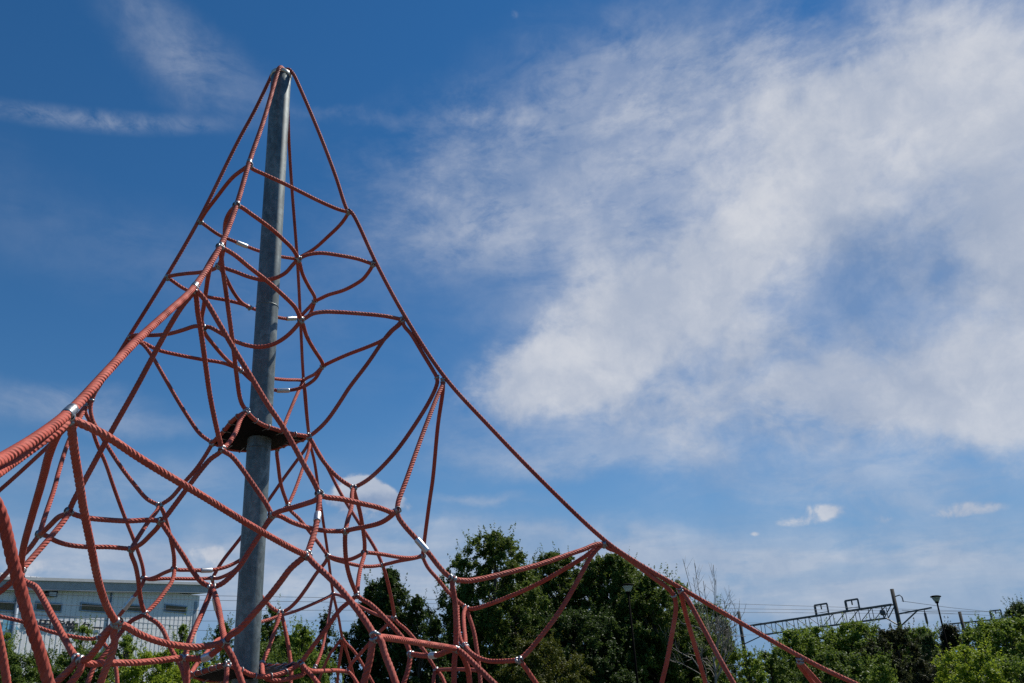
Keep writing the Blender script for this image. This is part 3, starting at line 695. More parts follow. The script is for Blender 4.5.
def tree(name, label, px, ytop, hw, d, kind, leaf, low=.15, dens=1.0, group='trees and shrubs behind the net', cat='tree', leafsize=.085, trunks=1, top_off=0.):
    base, ztop = gpos(px, ytop, d)
    rw = hw / F * d                         # crown half width
    # put the trunk on the vertical under the crown's top (verticals lean in the picture)
    H = ztop
    if d > 27: leafsize *= 1.25
    root = thing(name, label, cat, base, group)
    z0 = H * low
    # clump centres
    K = int((95 if kind != 'shrub' else 70) * dens * max(1., (rw / 1.2)) ** 1.5 * max(.6, (H - z0) / 4.))
    K = max(30, min(K, 420))
    u = RNG.random(K) ** .8
    if kind == 'cone': prof = lambda u: (1 - u) ** .8 * .95 + .05
    elif kind == 'spire': prof = lambda u: np.clip(1.15 * (1 - u) ** .6 * (.55 + .45 * np.minimum(1, u * 5)), .06, 1)
    elif kind == 'shrub': prof = lambda u: np.sqrt(np.clip(1 - u ** 2.4, .02, 1))
    else: prof = lambda u: np.clip(np.sqrt(np.clip(1 - (2 * u - .72) ** 2 / 1.65, .03, 1)), .16, 1)
    az = RNG.random(K) * 2 * np.pi
    rr = np.sqrt(RNG.random(K)) ** .75
    wob = 1 + .22 * np.sin(3 * az + RNG.random() * 6) + .16 * np.sin(5 * az + 4 * u + RNG.random() * 6)
    rad = prof(u) * rw * rr * wob
    cz = z0 + (H - z0) * u * .97
    cr = (.20 + .20 * RNG.random(K)) * max(.45, min(1.25, rw)) * (1.05 - .45 * u)
    if kind in ('cone', 'spire'): cr *= .8
    cen = np.stack([rad * np.cos(az), rad * np.sin(az), cz], 1)
    cen[:, 2] = np.minimum(cen[:, 2], H - cr * .8)
    # leading shoot so that the crown really reaches its top
    cen = np.vstack([cen, [[0, 0, H - .18]], [[0.03, 0.02, H - .5]], [[-.03, .02, H - .85]]]); cr = np.append(cr, [.13, .2, .27])
    az = np.append(az, [0, 0, 0])
    # trunk and limbs
    mb = MB(); tr0 = max(.035, .022 * H)
    wig = RNG.normal(size=(8, 2)) * .05 * rw; wig[0] = 0; wig[-1] = 0
    tz = np.linspace(0, H * .97, 8)
    tp = np.stack([base[0] + wig[:, 0], base[1] + wig[:, 1], tz], 1)
    mb.tube(tp, np.linspace(tr0, tr0 * .14, 8), 8)
    for k in range(0, len(cen) - 3, max(1, len(cen) // 40)):
        a = np.array([np.interp(cen[k, 2] * .72, tz, tp[:, i]) for i in range(3)]); e = base + cen[k]
        m_ = (a + e) / 2 + np.array([0, 0, .08 * rw]) + RNG.normal(size=3) * .04 * rw
        lr = tr0 * .33 * (1 - .6 * cen[k, 2] / H)
        mb.tube([a, m_, e], [lr, lr * .65, lr * .25], 5)
    mb.build('trunk', BARK, root, True)
    # leaves
    Ps, Ss, Ns = [], [], []
    for c, r in zip(cen, cr):
        nl = int(max(50, 380 * (r / .33) ** 2 * (.085 / leafsize) ** 1.6 * dens ** .3))
        nl = min(nl, 700)
        # several twigs per clump, leaves strung along them
        nt_ = max(6, int(10 * r / .3)); tw = unit(RNG.normal(size=(nt_, 3)) + np.array([0, 0, .55]) + .8 * unit(np.array([c[0], c[1], 0.001]))) * r * (.55 + .75 * RNG.random((nt_, 1)))
        w = RNG.integers(0, nt_, nl); f = RNG.random(nl) ** .6
        p = c + tw[w] * f[:, None] + RNG.normal(size=(nl, 3)) * r * .15
        Ps.append(p); Ss.append(leafsize * (.65 + .7 * RNG.random(nl))); Ns.append(unit(RNG.normal(size=(nl, 3)) * .8 + np.array([0, 0, .75]) + .35 * unit(p - c)))
    # upright shoots breaking the outline
    ns = int(24 * max(1, rw) * (1.7 if kind == 'round' else 1.))
    for _ in range(ns):
        uu = .30 + .69 * RNG.random() ** .7; a = RNG.random() * 6.28; r0 = prof(np.array([uu]))[0] * rw * (.75 + .3 * RNG.random())
        st = np.array([r0 * math.cos(a), r0 * math.sin(a), min(z0 + (H - z0) * uu + .1, H - .30)]); ln = .3 + .6 * RNG.random() ** 1.5
        dr = unit(np.array([.35 * math.cos(a), .35 * math.sin(a), 1.]) + RNG.normal(size=3) * .15); nl = int(34 * (.085 / leafsize))
        f = RNG.random(nl)
        p = st + dr * f[:, None] * ln + RNG.normal(size=(nl, 3)) * .05 * (1.2 - f[:, None])
        Ps.append(p); Ss.append(leafsize * (.6 + .6 * RNG.random(nl)) * (1.1 - .4 * f)); Ns.append(unit(RNG.normal(size=(nl, 3)) + np.array([0, 0, .5])))
    P = np.vstack(Ps); keep = P[:, 2] > .05; P = P[keep] + base
    leaves_mesh('crown', P, np.concatenate(Ss)[keep], np.vstack(Ns)[keep], LEAF[leaf], root, .55 if kind in ('round', 'shrub') else .42)
    return root

T = tree
# the dark broadleaved group right of the net
T('broadleaf_tree', 'tallest dark broadleaf tree, narrow pointed top, behind the slack ropes', 492, 531, 50, 34, 'round', 'oak', .1, 1.3)
T('broadleaf_tree', 'dark leafy tree between the pointed tree and the tree behind the near lamp, lower top', 556, 552, 42, 37, 'round', 'oak', .1, 1.3)
T('broadleaf_tree', 'bushy dark tree rising just left of the park lamp with the white bowl', 606, 554, 44, 35, 'round', 'oak', .1, 1.3)
T('broadleaf_tree', 'dark round tree directly behind the near park lamp', 648, 574, 44, 33, 'round', 'oak', .08, 1.3)
T('broadleaf_tree', 'low dark tree at the left foot of the tallest broadleaf tree', 455, 596, 30, 33, 'round', 'oak', .08, 1.2)
T('broadleaf_tree', 'shaded low tree filling the base of the broadleaf group, behind the golden shrub', 575, 612, 60, 31, 'round', 'dark', .05, 1.3)
T('broadleaf_tree', 'shaded low tree at the right foot of the broadleaf group, next to the bare tree', 680, 612, 40, 34, 'round', 'oak', .05, 1.2)
T('golden_shrub', 'golden yellow green shrub with small leaves in front of the dark broadleaf trees', 535, 641, 46, 25, 'shrub', 'gold', .05, 1.3, cat='shrub', leafsize=.07)
T('broadleaf_tree', 'dark leafy tree filling the space between the tallest broadleaf and its lower neighbour', 522, 566, 40, 38, 'round', 'oak', .08, 1.3)
T('broadleaf_tree', 'dark leafy tree behind the post of the near lamp, between two rounder crowns', 628, 566, 34, 38, 'round', 'oak', .08, 1.3)
T('broadleaf_tree', 'green sunlit lower tree just left of the bare tree', 672, 590, 34, 36, 'round', 'mid', .06, 1.2)
# glossy pointed evergreens
T('evergreen_tree', 'glossy dark evergreen with stepped pointed top, tallest beside the gap of sky', 390, 568, 42, 29, 'cone', 'dark', .05, 1.6, leafsize=.10)
T('evergreen_tree', 'dark evergreen with a second lower point just left of the tallest evergreen', 373, 582, 34, 29.5, 'cone', 'dark', .05, 1.4, leafsize=.10)
T('evergreen_tree', 'small dark pointed evergreen right of the tallest evergreen', 417, 594, 27, 28, 'cone', 'dark', .05, 1.3, leafsize=.10)
T('evergreen_tree', 'lowest dark evergreen at the edge of the gap of sky', 436, 618, 22, 28, 'cone', 'dark', .05, 1.2, leafsize=.10)
T('evergreen_tree', 'thin dark evergreen standing alone between the pale green tree and the tall evergreen', 326, 613, 15, 30, 'spire', 'dark', .05, 1.1, leafsize=.09)
T('evergreen_tree', 'dark bushy evergreen filling the space beside the thin one, below the net', 345, 632, 24, 29, 'cone', 'dark', .05, 1.2, leafsize=.09)
# pale green trees seen through the net
T('young_tree', 'pale green young tree with wispy spires right of the pole', 300, 622, 32, 28, 'spire', 'fresh', .05, 1.3)
T('young_tree', 'young green tree close behind the right edge of the pole', 272, 606, 22, 31, 'spire', 'mid', .05, 1.2)
T('young_tree', 'young green tree peeping out left of the pole foot', 224, 622, 24, 29, 'spire', 'mid', .05, 1.2)
T('young_tree', 'thin sapling in front of the right half of the warehouse sign wall', 183, 623, 16, 26, 'spire', 'fresh', .05, .9)
T('young_tree', 'loose green sapling in front of the middle of the warehouse', 128, 634, 28, 25, 'spire', 'fresh', .05, .9)
T('young_tree', 'leafy sapling below the warehouse lettering', 84, 625, 26, 26, 'spire', 'fresh', .05, .9)
T('young_tree', 'sapling in front of the blue letters on the warehouse, far left', 8, 632, 18, 25, 'spire', 'fresh', .05, .9)
T('young_tree', 'low sapling between the blue letters and the thick near rope', 45, 648, 20, 25, 'spire', 'mid', .05, .9)
T('low_shrub', 'bright yellow green shrub at the foot of the warehouse, nearest the pole', 160, 650, 50, 23, 'shrub', 'lime', .04, 1.4, cat='shrub', leafsize=.07)
T('low_shrub', 'green shrub at the foot of the warehouse below its lettering', 90, 650, 48, 23, 'shrub', 'mid', .04, 1.4, cat='shrub', leafsize=.07)
T('low_shrub', 'green shrub in the far left corner below the warehouse', 14, 652, 44, 23, 'shrub', 'mid', .04, 1.4, cat='shrub', leafsize=.07)
T('low_shrub', 'dark green shrub between the two brighter ones below the warehouse corner', 196, 646, 34, 26, 'shrub', 'mid', .04, 1.3, cat='shrub', leafsize=.07)
T('low_shrub', 'light green shrub behind the foot of the pole', 258, 642, 44, 25, 'shrub', 'mid', .04, 1.1, cat='shrub', leafsize=.07)
T('low_shrub', 'fresh green shrub below the pale young tree', 318, 655, 34, 25, 'shrub', 'fresh', .04, 1.0, cat='shrub', leafsize=.07)
# right-hand side
T('evergreen_tree', 'dark green tree that the bare branches stand against', 709, 602, 22, 36, 'round', 'mid', .06, 1.2)
T('low_shrub', 'bright green conical shrub below the bare tree', 744, 650, 24, 30, 'shrub', 'fresh', .05, 1.1, cat='shrub')
T('leafy_tree', 'green leafy tree under the left end of the railway gantry', 793, 630, 27, 40, 'round', 'fresh', .08, 1.2)
T('leafy_tree', 'green leafy tree under the middle of the railway gantry, second from its left end', 816, 627, 32, 42, 'round', 'fresh', .08, 1.2)
T('leafy_tree', 'green leafy tree just left of the gantry mast', 852, 623, 36, 40, 'round', 'fresh', .08, 1.3)
T('leafy_tree', 'small low leafy tree at the left end of the right hand tree row', 768, 652, 22, 36, 'round', 'mid', .05, 1.1)
T('bronze_tree', 'brownish dark tree standing at the foot of the gantry mast', 893, 628, 28, 36, 'round', 'bronze', .06, 1.4)
T('leafy_tree', 'loose green tree between the gantry mast and the far park lamp', 917, 628, 30, 42, 'round', 'fresh', .06, 1.2)
T('bronze_tree', 'dark conifer behind the post of the far park lamp', 948, 625, 32, 36.5, 'cone', 'bronze', .05, 1.6)
T('leafy_tree', 'large round bright green tree at the right edge', 1002, 619, 44, 33, 'round', 'fresh', .06, 1.4)
T('leafy_tree', 'green tree half hidden at the right edge behind the big round tree', 1046, 612, 34, 36, 'round', 'mid', .06, 1.2)
T('pine_tree', 'dark lumpy pine top looking over the big round tree at the right edge', 1018, 600, 22, 46, 'round', 'blue', .1, 1.3)
T('low_shrub', 'brightest yellow green bush in front of the dark conifer at lower right', 962, 647, 34, 24, 'shrub', 'lime', .05, 1.2, cat='shrub', leafsize=.075)
T('low_shrub', 'pointed light green bush below the gantry mast', 880, 655, 24, 25, 'cone', 'fresh', .05, 1.2, cat='shrub', leafsize=.075)
T('low_shrub', 'olive green bush between the two bright bushes at lower right', 918, 660, 28, 26, 'shrub', 'bronze', .05, 1.1, cat='shrub', leafsize=.075)
T('low_shrub', 'mid green bush under the middle of the gantry', 835, 652, 42, 30, 'shrub', 'mid', .05, 1.2, cat='shrub')
T('low_shrub', 'bright bush in the lower right corner of the view', 1012, 660, 34, 24, 'shrub', 'fresh', .05, 1.1, cat='shrub', leafsize=.075)

T('leafy_tree', 'low green tree filling the row behind the trees under the gantry', 826, 642, 54, 46, 'round', 'mid', .05, 1.2)
T('leafy_tree', 'low green tree behind the brown tree at the mast foot', 900, 640, 50, 46, 'round', 'mid', .05, 1.2)
T('young_tree', 'bushy green tree close behind the pole foot, left of the evergreens', 288, 636, 46, 33, 'round', 'fresh', .05, 1.2)
T('evergreen_tree', 'dark upright conifer between the mast and the big round tree, behind the lamp post conifer', 926, 634, 20, 34, 'cone', 'blue', .05, 1.4)
# the bare tree
def bare_tree():
    base, H = gpos(700, 557, 31)
    root = thing('bare_tree', 'leafless pale branched tree beside the dark broadleaf group', 'tree', base, 'trees and shrubs behind the net')
    tk = MB(); br = MB(); tw = MB(); rg = np.random.default_rng(5)
    def grow(p, d, L, r, lvl, mb):
        n = 5; pts = [p]; dd = d.copy()
        for i in range(n):
            dd = unit(dd + rg.normal(size=3) * .10 + np.array([0, 0, .06])); pts.append(pts[-1] + dd * L / n)
        mb.tube(pts, np.linspace(r, r * .5, n + 1), 6 if lvl < 2 else 4)
        if lvl >= 4: return
        for k in range(5 if lvl == 0 else 4 if lvl < 3 else 3):
            f = (.35 if lvl else .42) + .62 * rg.random(); i = min(n - 1, int(f * n)); q = np.array(pts[i]) + (np.array(pts[i + 1]) - pts[i]) * (f * n - i)
            side = unit(np.cross(dd, rg.normal(size=3))); nd = unit(dd * .75 + side * .62 + np.array([0, 0, .16]))
            grow(q, nd, L * (.5 + .22 * rg.random()), max(r * .5, .005), lvl + 1, br if lvl < 1 else tw)
    grow(base, np.array([0, 0, 1.]), H * .40, .07, 0, tk)
    # long whippy leaders reaching the top and low side limbs
    for k in range(7):
        a = rg.random() * 6.28; s = base + np.array([0, 0, H * (.42 + .2 * rg.random())])
        e = base + np.array([.55 * math.cos(a) * (.4 + rg.random()), .4 * math.sin(a), H * (.84 + .16 * rg.random())])
        m_ = (s + e) / 2 + np.array([.12 * math.cos(a), .12 * math.sin(a), 0]); tw.tube(spline([s, m_, e], .2), .011, 4)
        for j in range(5):
            f = .4 + .55 * rg.random(); q = s + (e - s) * f; tw.tube([q, q + unit(rg.normal(size=3) * .5 + np.array([0, 0, 1])) * (.25 + .4 * rg.random())], [.007, .003], 4)
    for k in range(9):
        a = rg.random() * 6.28; s = base + np.array([0, 0, H * (.2 + .3 * rg.random())])
        e = s + np.array([1.3 * math.cos(a), .9 * math.sin(a), .35 + .4 * rg.random()]); m_ = (s + e) / 2 + np.array([0, 0, .22])
        br.tube(spline([s, m_, e], .2), .013, 4)
        for j in range(4):
            f = .4 + .55 * rg.random(); q = s + (e - s) * f; tw.tube([q, q + unit(rg.normal(size=3)) * (.2 + .3 * rg.random())], [.008, .003], 4)
    t = tk.build('trunk', BAREBARK, root, True); br.build('branch', BAREBARK, t, True); tw.build('twig', BAREBARK, t, True)
bare_tree()

# ------------------------------------------------------------------ park lamps
LAMPPOST = simple('dark_brown_lamp_paint', (.006, .0055, .005), .9, 0, .2, 20)
LAMPPOST.node_tree.nodes['Principled BSDF'].inputs['Specular IOR Level'].default_value = .03
def lamp_glass():
    m, nt, b = new_mat('opal_lamp_bowl'); b.inputs['Base Color'].default_value = (.85, .85, .81, 1); b.inputs['Roughness'].default_value = .3
    tr = nt.nodes.new('ShaderNodeBsdfTranslucent'); tr.inputs['Color'].default_value = (.9, .9, .86, 1)
    ms = nt.nodes.new('ShaderNodeMixShader'); ms.inputs['Fac'].default_value = .6
    nt.links.new(b.outputs['BSDF'], ms.inputs[1]); nt.links.new(tr.outputs['BSDF'], ms.inputs[2]); nt.links.new(ms.outputs['Shader'], nt.nodes['Material Output'].inputs['Surface'])
    return m
BOWL = lamp_glass()
def park_lamp(px, py, d, label):
    base, z = gpos(px, py, d)
    root = thing('park_lamp', label, 'lamp', base, 'park lamps')
    mb = MB(); mb.lathe([(.10, 0), (.10, .03), (.055, .05), (.05, .9), (.042, .92), (.034, z - .36)], base, n=14); post = mb.build('lamp_post', LAMPPOST, root, True)
    mb = MB(); mb.lathe([(.034, z - .37), (.07, z - .34), (.085, z - .30), (.07, z - .27)], base, n=18); mb.build('lamp_collar', LAMPPOST, root, True)
    mb = MB(); mb.lathe([(.078, z - .285), (.115, z - .23), (.165, z - .12), (.185, z - .085), (.18, z - .075)], base, n=26); mb.build('lamp_bowl', BOWL, root, True)
    mb = MB(); mb.lathe([(.16, z - .088), (.215, z - .082), (.222, z - .062), (.205, z - .035), (.13, z - .01), (.05, z)], base, n=26); mb.build('lamp_cap', LAMPPOST, root, True)
park_lamp(627.3, 583.5, 27.5, 'park lamp with white bowl in front of the dark broadleaf trees')
park_lamp(935.3, 595.3, 35.5, 'park lamp with white bowl standing up from the dark conifer beside the gantry')

# ------------------------------------------------------------------ warehouse
def cladding_mat():
    m, nt, b = new_mat('pale_grey_cladding')
    tc = nt.nodes.new('ShaderNodeTexCoord'); mp = nt.nodes.new('ShaderNodeMapping'); mp.inputs['Scale'].default_value = (1, 1, .12); nt.links.new(tc.outputs['Object'], mp.inputs['Vector'])
    a = noise(nt, mp.outputs['Vector'], 3., 6, .65)
    r = ramp(nt, a.outputs['Fac'], [(.3, (.70, .70, .71)), (.7, (.80, .80, .80))]); nt.links.new(r.outputs['Color'], b.inputs['Base Color'])
    b.inputs['Roughness'].default_value = .5; return m
CLAD = cladding_mat()
FASC = simple('grey_metal_fascia', (.34, .36, .385), .5, .1, .12, 2)
FASCL = simple('light_metal_coping', (.48, .48, .47), .45, .2, .1, 2)
LOUV = simple('brown_louvre', (.20, .165, .12), .6, .1, .2, 8)
FRAME = simple('blue_grey_window_frame', (.23, .29, .36), .5, .1, .1, 5)
SIGN = simple('black_sign_lettering', (.012, .014, .020), .4, 0, .1, 5)
BLUE = simple('light_blue_sign_letters', (.17, .40, .55), .4, 0, .08, 5)
DLEFT, DRIGHT = 50.0, 63.5
pl_, pr_ = at(0, 620, DLEFT), at(195.5, 620, DRIGHT)
wa = np.array([pl_[0], pl_[1], 0]); wb = np.array([pr_[0], pr_[1], 0])
wx = unit(wb - wa); wn = np.array([wx[1], -wx[0], 0.]);  wn = wn if wn @ (EYE - wa) > 0 else -wn
wz = np.array([0, 0, 1.])
def wall_hit(x, y, off=0.):
    """where the line of sight through the survey point (x, y) meets the wall plane (off = proud of it)"""
    dvec = at(x, y, 1.) - EYE; t = ((wa + wn * off - EYE) @ wn) / (dvec @ wn)
    return EYE + dvec * t
H_w = .5 * (wall_hit(20, 590)[2] + wall_hit(180, 594)[2])
ROOF = H_w + .95
wh = thing('warehouse', 'long pale grey metal clad warehouse with overhanging roof edge and black lettering', 'building', wa * .5 + wb * .5)
LEN0 = -14.0; LEN1 = (wb - wa) @ wx
# ribbed wall: trapezoid profile, 0.42 m pitch
mb = MB(); pitch = .42; s = LEN0; prof = []
while s < LEN1 - .01:
    prof += [(s, 0.), (s + .06, .0), (s + .09, .035), (s + pitch - .03, .035)]; s += pitch
prof.append((LEN1, 0))
V = []; 
for (a, o) in prof: V.append(wa + wx * a + wn * o); V.append(wa + wx * a + wn * o + wz * (H_w + .5))
mb.add(V, [(2 * i, 2 * i + 2, 2 * i + 3, 2 * i + 1) for i in range(len(prof) - 1)])
wall = mb.build('wall', CLAD, wh)
# horizontal laps of the sheets
mb = MB()
for yy in (620.5, 634):
    z = wall_hit(110, yy)[2]
    mb.box(wa + wx * (LEN0 + LEN1) / 2 + wn * .03 + wz * z, LEN1 - LEN0, .03, .05, (wx, wn, wz))
mb.build('sheet_lap', FASC, wall)
# end wall and body, corner flashing
mb = MB(); back = -wn * 16.0
mb.add([wb, wb + back, wb + back + wz * (H_w + .5), wb + wz * (H_w + .5), wa + wx * LEN0, wa + wx * LEN0 + back, wa + wx * LEN0 + back + wz * (H_w + .5), wa + wx * LEN0 + wz * (H_w + .5)],
       [(0, 1, 2, 3), (4, 7, 6, 5), (1, 5, 6, 2)])
mb.build('end_wall', CLAD, wh)
mb = MB(); mb.box(wb + wn * .03 + wz * (H_w / 2) - wx * .16, .30, .10, H_w, (wx, wn, wz)); mb.build('corner_trim', FRAME, wh)
# roof edge: soffit, tall fascia, light coping
OV = .62
mb = MB(); c0 = wa + wx * (LEN0 - .5); c1 = wb + wx * .65; L = (c1 - c0) @ wx; mid = (c0 + c1) / 2
mb.box(mid + wn * (OV / 2 - 8.0) + wz * (H_w + .06), L, 16.0 + OV, .10, (wx, wn, wz)); soff = mb.build('soffit', FASC, wh); TILTED = [soff]
mb = MB(); mb.box8([c0 + wn * OV + wz * (H_w + .115), c1 + wn * OV + wz * (H_w + .115), c1 - wn * 16 + wz * (H_w + .115), c0 - wn * 16 + wz * (H_w + .115),
                    c0 + wn * (OV + .05) + wz * (ROOF - .33), c1 + wn * (OV + .05) + wx * .25 + wz * (ROOF - .33), c1 + wx * .25 - wn * 16 + wz * (ROOF - .33), c0 - wn * 16 + wz * (ROOF - .33)])
TILTED.append(mb.build('fascia', FASC, wh))
mb = MB(); mb.box(mid + wn * (OV / 2 - 7.93) + wx * .2 + wz * (ROOF - .22), L + .9, 16.24 + OV, .20, (wx, wn, wz)); rf = mb.build('roof', FASCL, wh); TILTED.append(rf)
# the roof falls gently along its length
KT = (wall_hit(190, 592.5)[2] - wall_hit(5, 589.5)[2]) / ((wall_hit(190, 592) - wall_hit(5, 590)) @ wx); WM = (wall_hit(20, 590) + wall_hit(180, 594)) / 2
for o_ in TILTED:
    for v_ in o_.data.vertices: v_.co.z += KT * float((np.array((o_.matrix_parent_inverse.inverted() @ v_.co) if False else v_.co) - WM) @ (wx * [1, 1, 0]))
# louvred windows
for (x0, x1, y0, y1) in [(-42, -14, 602, 609.5), (-6, 13.5, 603, 610), (36, 60.5, 604, 610.5), (81, 107, 605, 611), (125.5, 141.5, 606, 611), (165, 185.5, 606.2, 611.6)]:
    a, b_ = wall_hit(x0, (y0 + y1) / 2, .05), wall_hit(x1, (y0 + y1) / 2, .05); zt, zb = wall_hit((x0 + x1) / 2, y0)[2], wall_hit((x0 + x1) / 2, y1)[2]
    c = (a + b_) / 2; c[2] = (zt + zb) / 2; w, h = np.linalg.norm((b_ - a)[:2]), zt - zb
    mb = MB()
    for (dx, dz, sx, sz) in [(0, h / 2 + .05, w + .2, .10), (0, -h / 2 - .04, w + .2, .08), (-w / 2 - .05, 0, .10, h), (w / 2 + .05, 0, .10, h)]:
        mb.box(c + wx * dx + wz * dz, sx, .12, sz, (wx, wn, wz))
    win = mb.build('window', FRAME, wh)
    mb = MB(); k = 5
    for q in range(k):
        zc = -h / 2 + h * (q + .5) / k
        ang = .55; ny = wn * math.cos(ang) - wz * math.sin(ang); nz = wz * math.cos(ang) + wn * math.sin(ang)
        mb.box(c + wz * zc - wn * .015, w, .10, h / k * 1.05, (wx, ny, nz))
    mb.build('louvre', LOUV, win)
# wall lamp
c = wall_hit(51, 594.2, .18); mb = MB(); mb.box(c + wz * .06, .75, .36, .42, (wx, wn, wz)); fl = mb.build('wall_lamp', SIGN, wh)
mb = MB(); mb.box(c + wz * .0 + wn * .195, .52, .03, .26, (wx, wn, wz)); mb.build('lamp_lens', FASCL, fl)
# downpipe
for xx in (108.5, 14.5):
    p = wall_hit(xx, 620, .11); mb = MB(); mb.tube([p * [1, 1, 0] + wz * .1, p * [1, 1, 0] + wz * (H_w - .02)], .07 if xx > 100 else .16, 10); mb.build('downpipe', FRAME, wh, True)
# lettering on the wall
def wall_text(body, x0, x1, y0, y1, mat, name, th=.05, bold=0.):
    cu = bpy.data.curves.new(name, 'FONT'); cu.body = body; cu.size = 1; cu.offset = bold
    tmp = bpy.data.objects.new(name, cu); COL.objects.link(tmp)
    dg = bpy.context.evaluated_depsgraph_get(); dg.update(); me = bpy.data.meshes.new_from_object(tmp.evaluated_get(dg))
    bpy.data.objects.remove(tmp)
    co = np.array([v.co[:] for v in me.vertices]); mn, mx = co.min(0), co.max(0)
    a, b_ = wall_hit(x0, (y0 + y1) / 2, .09), wall_hit(x1, (y0 + y1) / 2, .09)
    zt, zb = wall_hit((x0 + x1) / 2, y0)[2], wall_hit((x0 + x1) / 2, y1)[2]
    W_m = np.linalg.norm((b_ - a)[:2])
    def place(off): return [a * [1, 1, 0] + wx * ((v[0] - mn[0]) / (mx[0] - mn[0]) * W_m) + wz * (zb + (v[1] - mn[1]) / (mx[1] - mn[1]) * (zt - zb)) + wn * off for v in co]
    nv = len(co); V = place(0) + place(th); Fs = []
    ec = {}
    for p in me.polygons:
        vi = list(p.vertices); Fs.append(tuple(v + nv for v in vi)); Fs.append(tuple(vi[::-1]))
        for k in range(len(vi)):
            e = (vi[k], vi[(k + 1) % len(vi)]); ec[e] = 1
    for (u, v) in list(ec):
        if (v, u) not in ec: Fs.append((u, v, v + nv, u + nv))
    bpy.data.meshes.remove(me)
    o = mesh_obj(name, V, Fs, mat, wh)
    if wn @ np.cross(wx, wz) < 0: pass
    return o
wall_text('吹田貨物ターミナル', 23.5, 138, 621.5, 632.5, SIGN, 'sign_lettering', bold=.02)
wall_text('JR', -1, 20.5, 619.8, 632.5, BLUE, 'sign_emblem', bold=.05)

# ------------------------------------------------------------------ railway gantries and wires
RAIL = simple('weathered_gantry_steel', (.085, .095, .11), .6, .3, .3, 3)
CONC = simple('dark_concrete_mast', (.045, .04, .034), .85, 0, .3, 3)
INSU = simple('insulator_porcelain', (.10, .07, .06), .35, 0, .2, 3)
def gantry(label, dl, dr, xl, yl, xr, yr, mast_l, mast_r, frames, arm=True, mid=True):
    A, B = at(xl, yl, dl), at(xr, yr, dr)             # top chord ends
    ax = unit(B - A); h = 1.15; perp = unit(np.cross(ax, wz))
    root = thing('railway_gantry', label, 'gantry', [*(B[:2]), 0], 'railway gantries')
    nb = 10; L = np.linalg.norm(B - A); w = .07
    mb = MB()
    for o in (-.3, .3):
        P = perp * o
        mb.bar(A + P, B + P, .13); mb.bar(A + P - wz * h + ax * 1.6, B + P - wz * h - ax * 1.0, .10)
        mb.bar(A + P, A + P - wz * h + ax * 1.6, w); mb.bar(B + P, B + P - wz * h - ax * 1.0, w)
        a0, a1 = 1.6, L - 1.0; st = (a1 - a0) / nb
        for k in range(nb + 1):
            t = A + P + ax * (a0 + st * k)
            mb.bar(t, t - wz * h, w * .7)
            if k < nb and o < 0:
                if k < nb / 2: mb.bar(t, t + ax * st - wz * h, w * .8)
                else: mb.bar(t + ax * st, t - wz * h, w * .8)
    for k in range(nb + 1):
        t = A + ax * (1.6 + (L - 2.6) / nb * k); mb.bar(t - perp * .3, t + perp * .3, w * .7); mb.bar(t - perp * .3 - wz * h, t + perp * .3 - wz * h, w * .7)
    mb.build('truss_beam', RAIL, root)
    for m_, side in ((mast_l, -1), (mast_r, 1)):
        if m_ is None: continue
        (mx_, my_, md, r) = m_; b0, z = gpos(mx_, my_, md)
        mb = MB(); mb.lathe([(r * 1.25, 0), (r, z)], b0, n=16); mast = mb.build('mast', CONC, root, True)
        mb = MB()
        E_ = A if side < 0 else B
        if np.linalg.norm(E_[:2] - b0[:2]) > .2: mb.bar(E_, np.array([b0[0], b0[1], E_[2]]), .12); mb.build('beam_bracket', RAIL, root); mb = MB()
        q = (A + ax * 1.6 if side < 0 else B - ax * 1.0) - wz * h
        mb.bar(q, np.array([b0[0], b0[1], E_[2] - h * 1.75]), .10)
        mb.build('mast_brace', RAIL, root)
        if side > 0 and arm:
            mb = MB(); zt = E_[2] - .95; c = np.array([b0[0], b0[1], zt]); e = c + ax * 3.3 + wz * .15
            mb.bar(c, e, .13); mb.bar(c - wz * 1.15, c + ax * 2.0 + wz * .09, .10)
            mb.build('side_arm', RAIL, root)
            mb = MB(); c2 = np.array([b0[0], b0[1], z - .75]); mb.tube([c2, c2 + ax * .62 + wz * .1, c2 + ax * .8 - wz * .1, c2 + ax * .85 - wz * .55], .05, 6); mb.build('wire_hook', RAIL, root)
            mb = MB(); c3 = c + ax * 2.6 + wz * .1; mb.lathe([(.03, -1.5), (.05, -1.3), (.10, -1.2), (.10, -.35), (.05, -.3), (.03, 0)], c3, n=10); mb.build('insulator', INSU, root, True)
    for (fx0, fx1, hh) in frames:
        # portal frames on top of the beam, found where the sight line crosses the beam
        def onbeam(x):
            dv = at(x, 610, 1.) - EYE; nrm = np.array([-ax[1], ax[0], 0.]); t = ((A - EYE) @ nrm) / (dv @ nrm); p = EYE + dv * t
            f = ((p - A)[:2] @ ax[:2]) / (ax[:2] @ ax[:2]); return A + ax * f
        a, b_ = onbeam(fx0), onbeam(fx1); mb = MB()
        mb.bar(a, a + wz * hh, .17); mb.bar(b_, b_ + wz * hh * .97, .12); mb.bar(a + wz * hh, b_ + wz * hh, .16); mb.bar(a + wz * .25, b_ + wz * .25, .05)
        fr = mb.build('wire_frame', RAIL, root)
        mb = MB(); c = (a + b_) / 2 + wz * hh; mb.lathe([(.03, -.5), (.07, -.45), (.07, -.12), (.03, 0)], c, n=8); mb.build('insulator', INSU, fr, True)
    return root, A, B, ax, h
g1, gA, gB, gax, gh = gantry('lattice railway gantry on a dark mast between the bare tree and the far park lamp', 88, 74, 751, 625.6, 893.5, 604.3, (738.5, 611.5, 88.6, .17), (891.8, 589, 74, .165), [(815.5, 828, 1.05), (847, 859.8, 1.0)])
mb = MB(); c = gB - gax * 1.25 - wz * .6
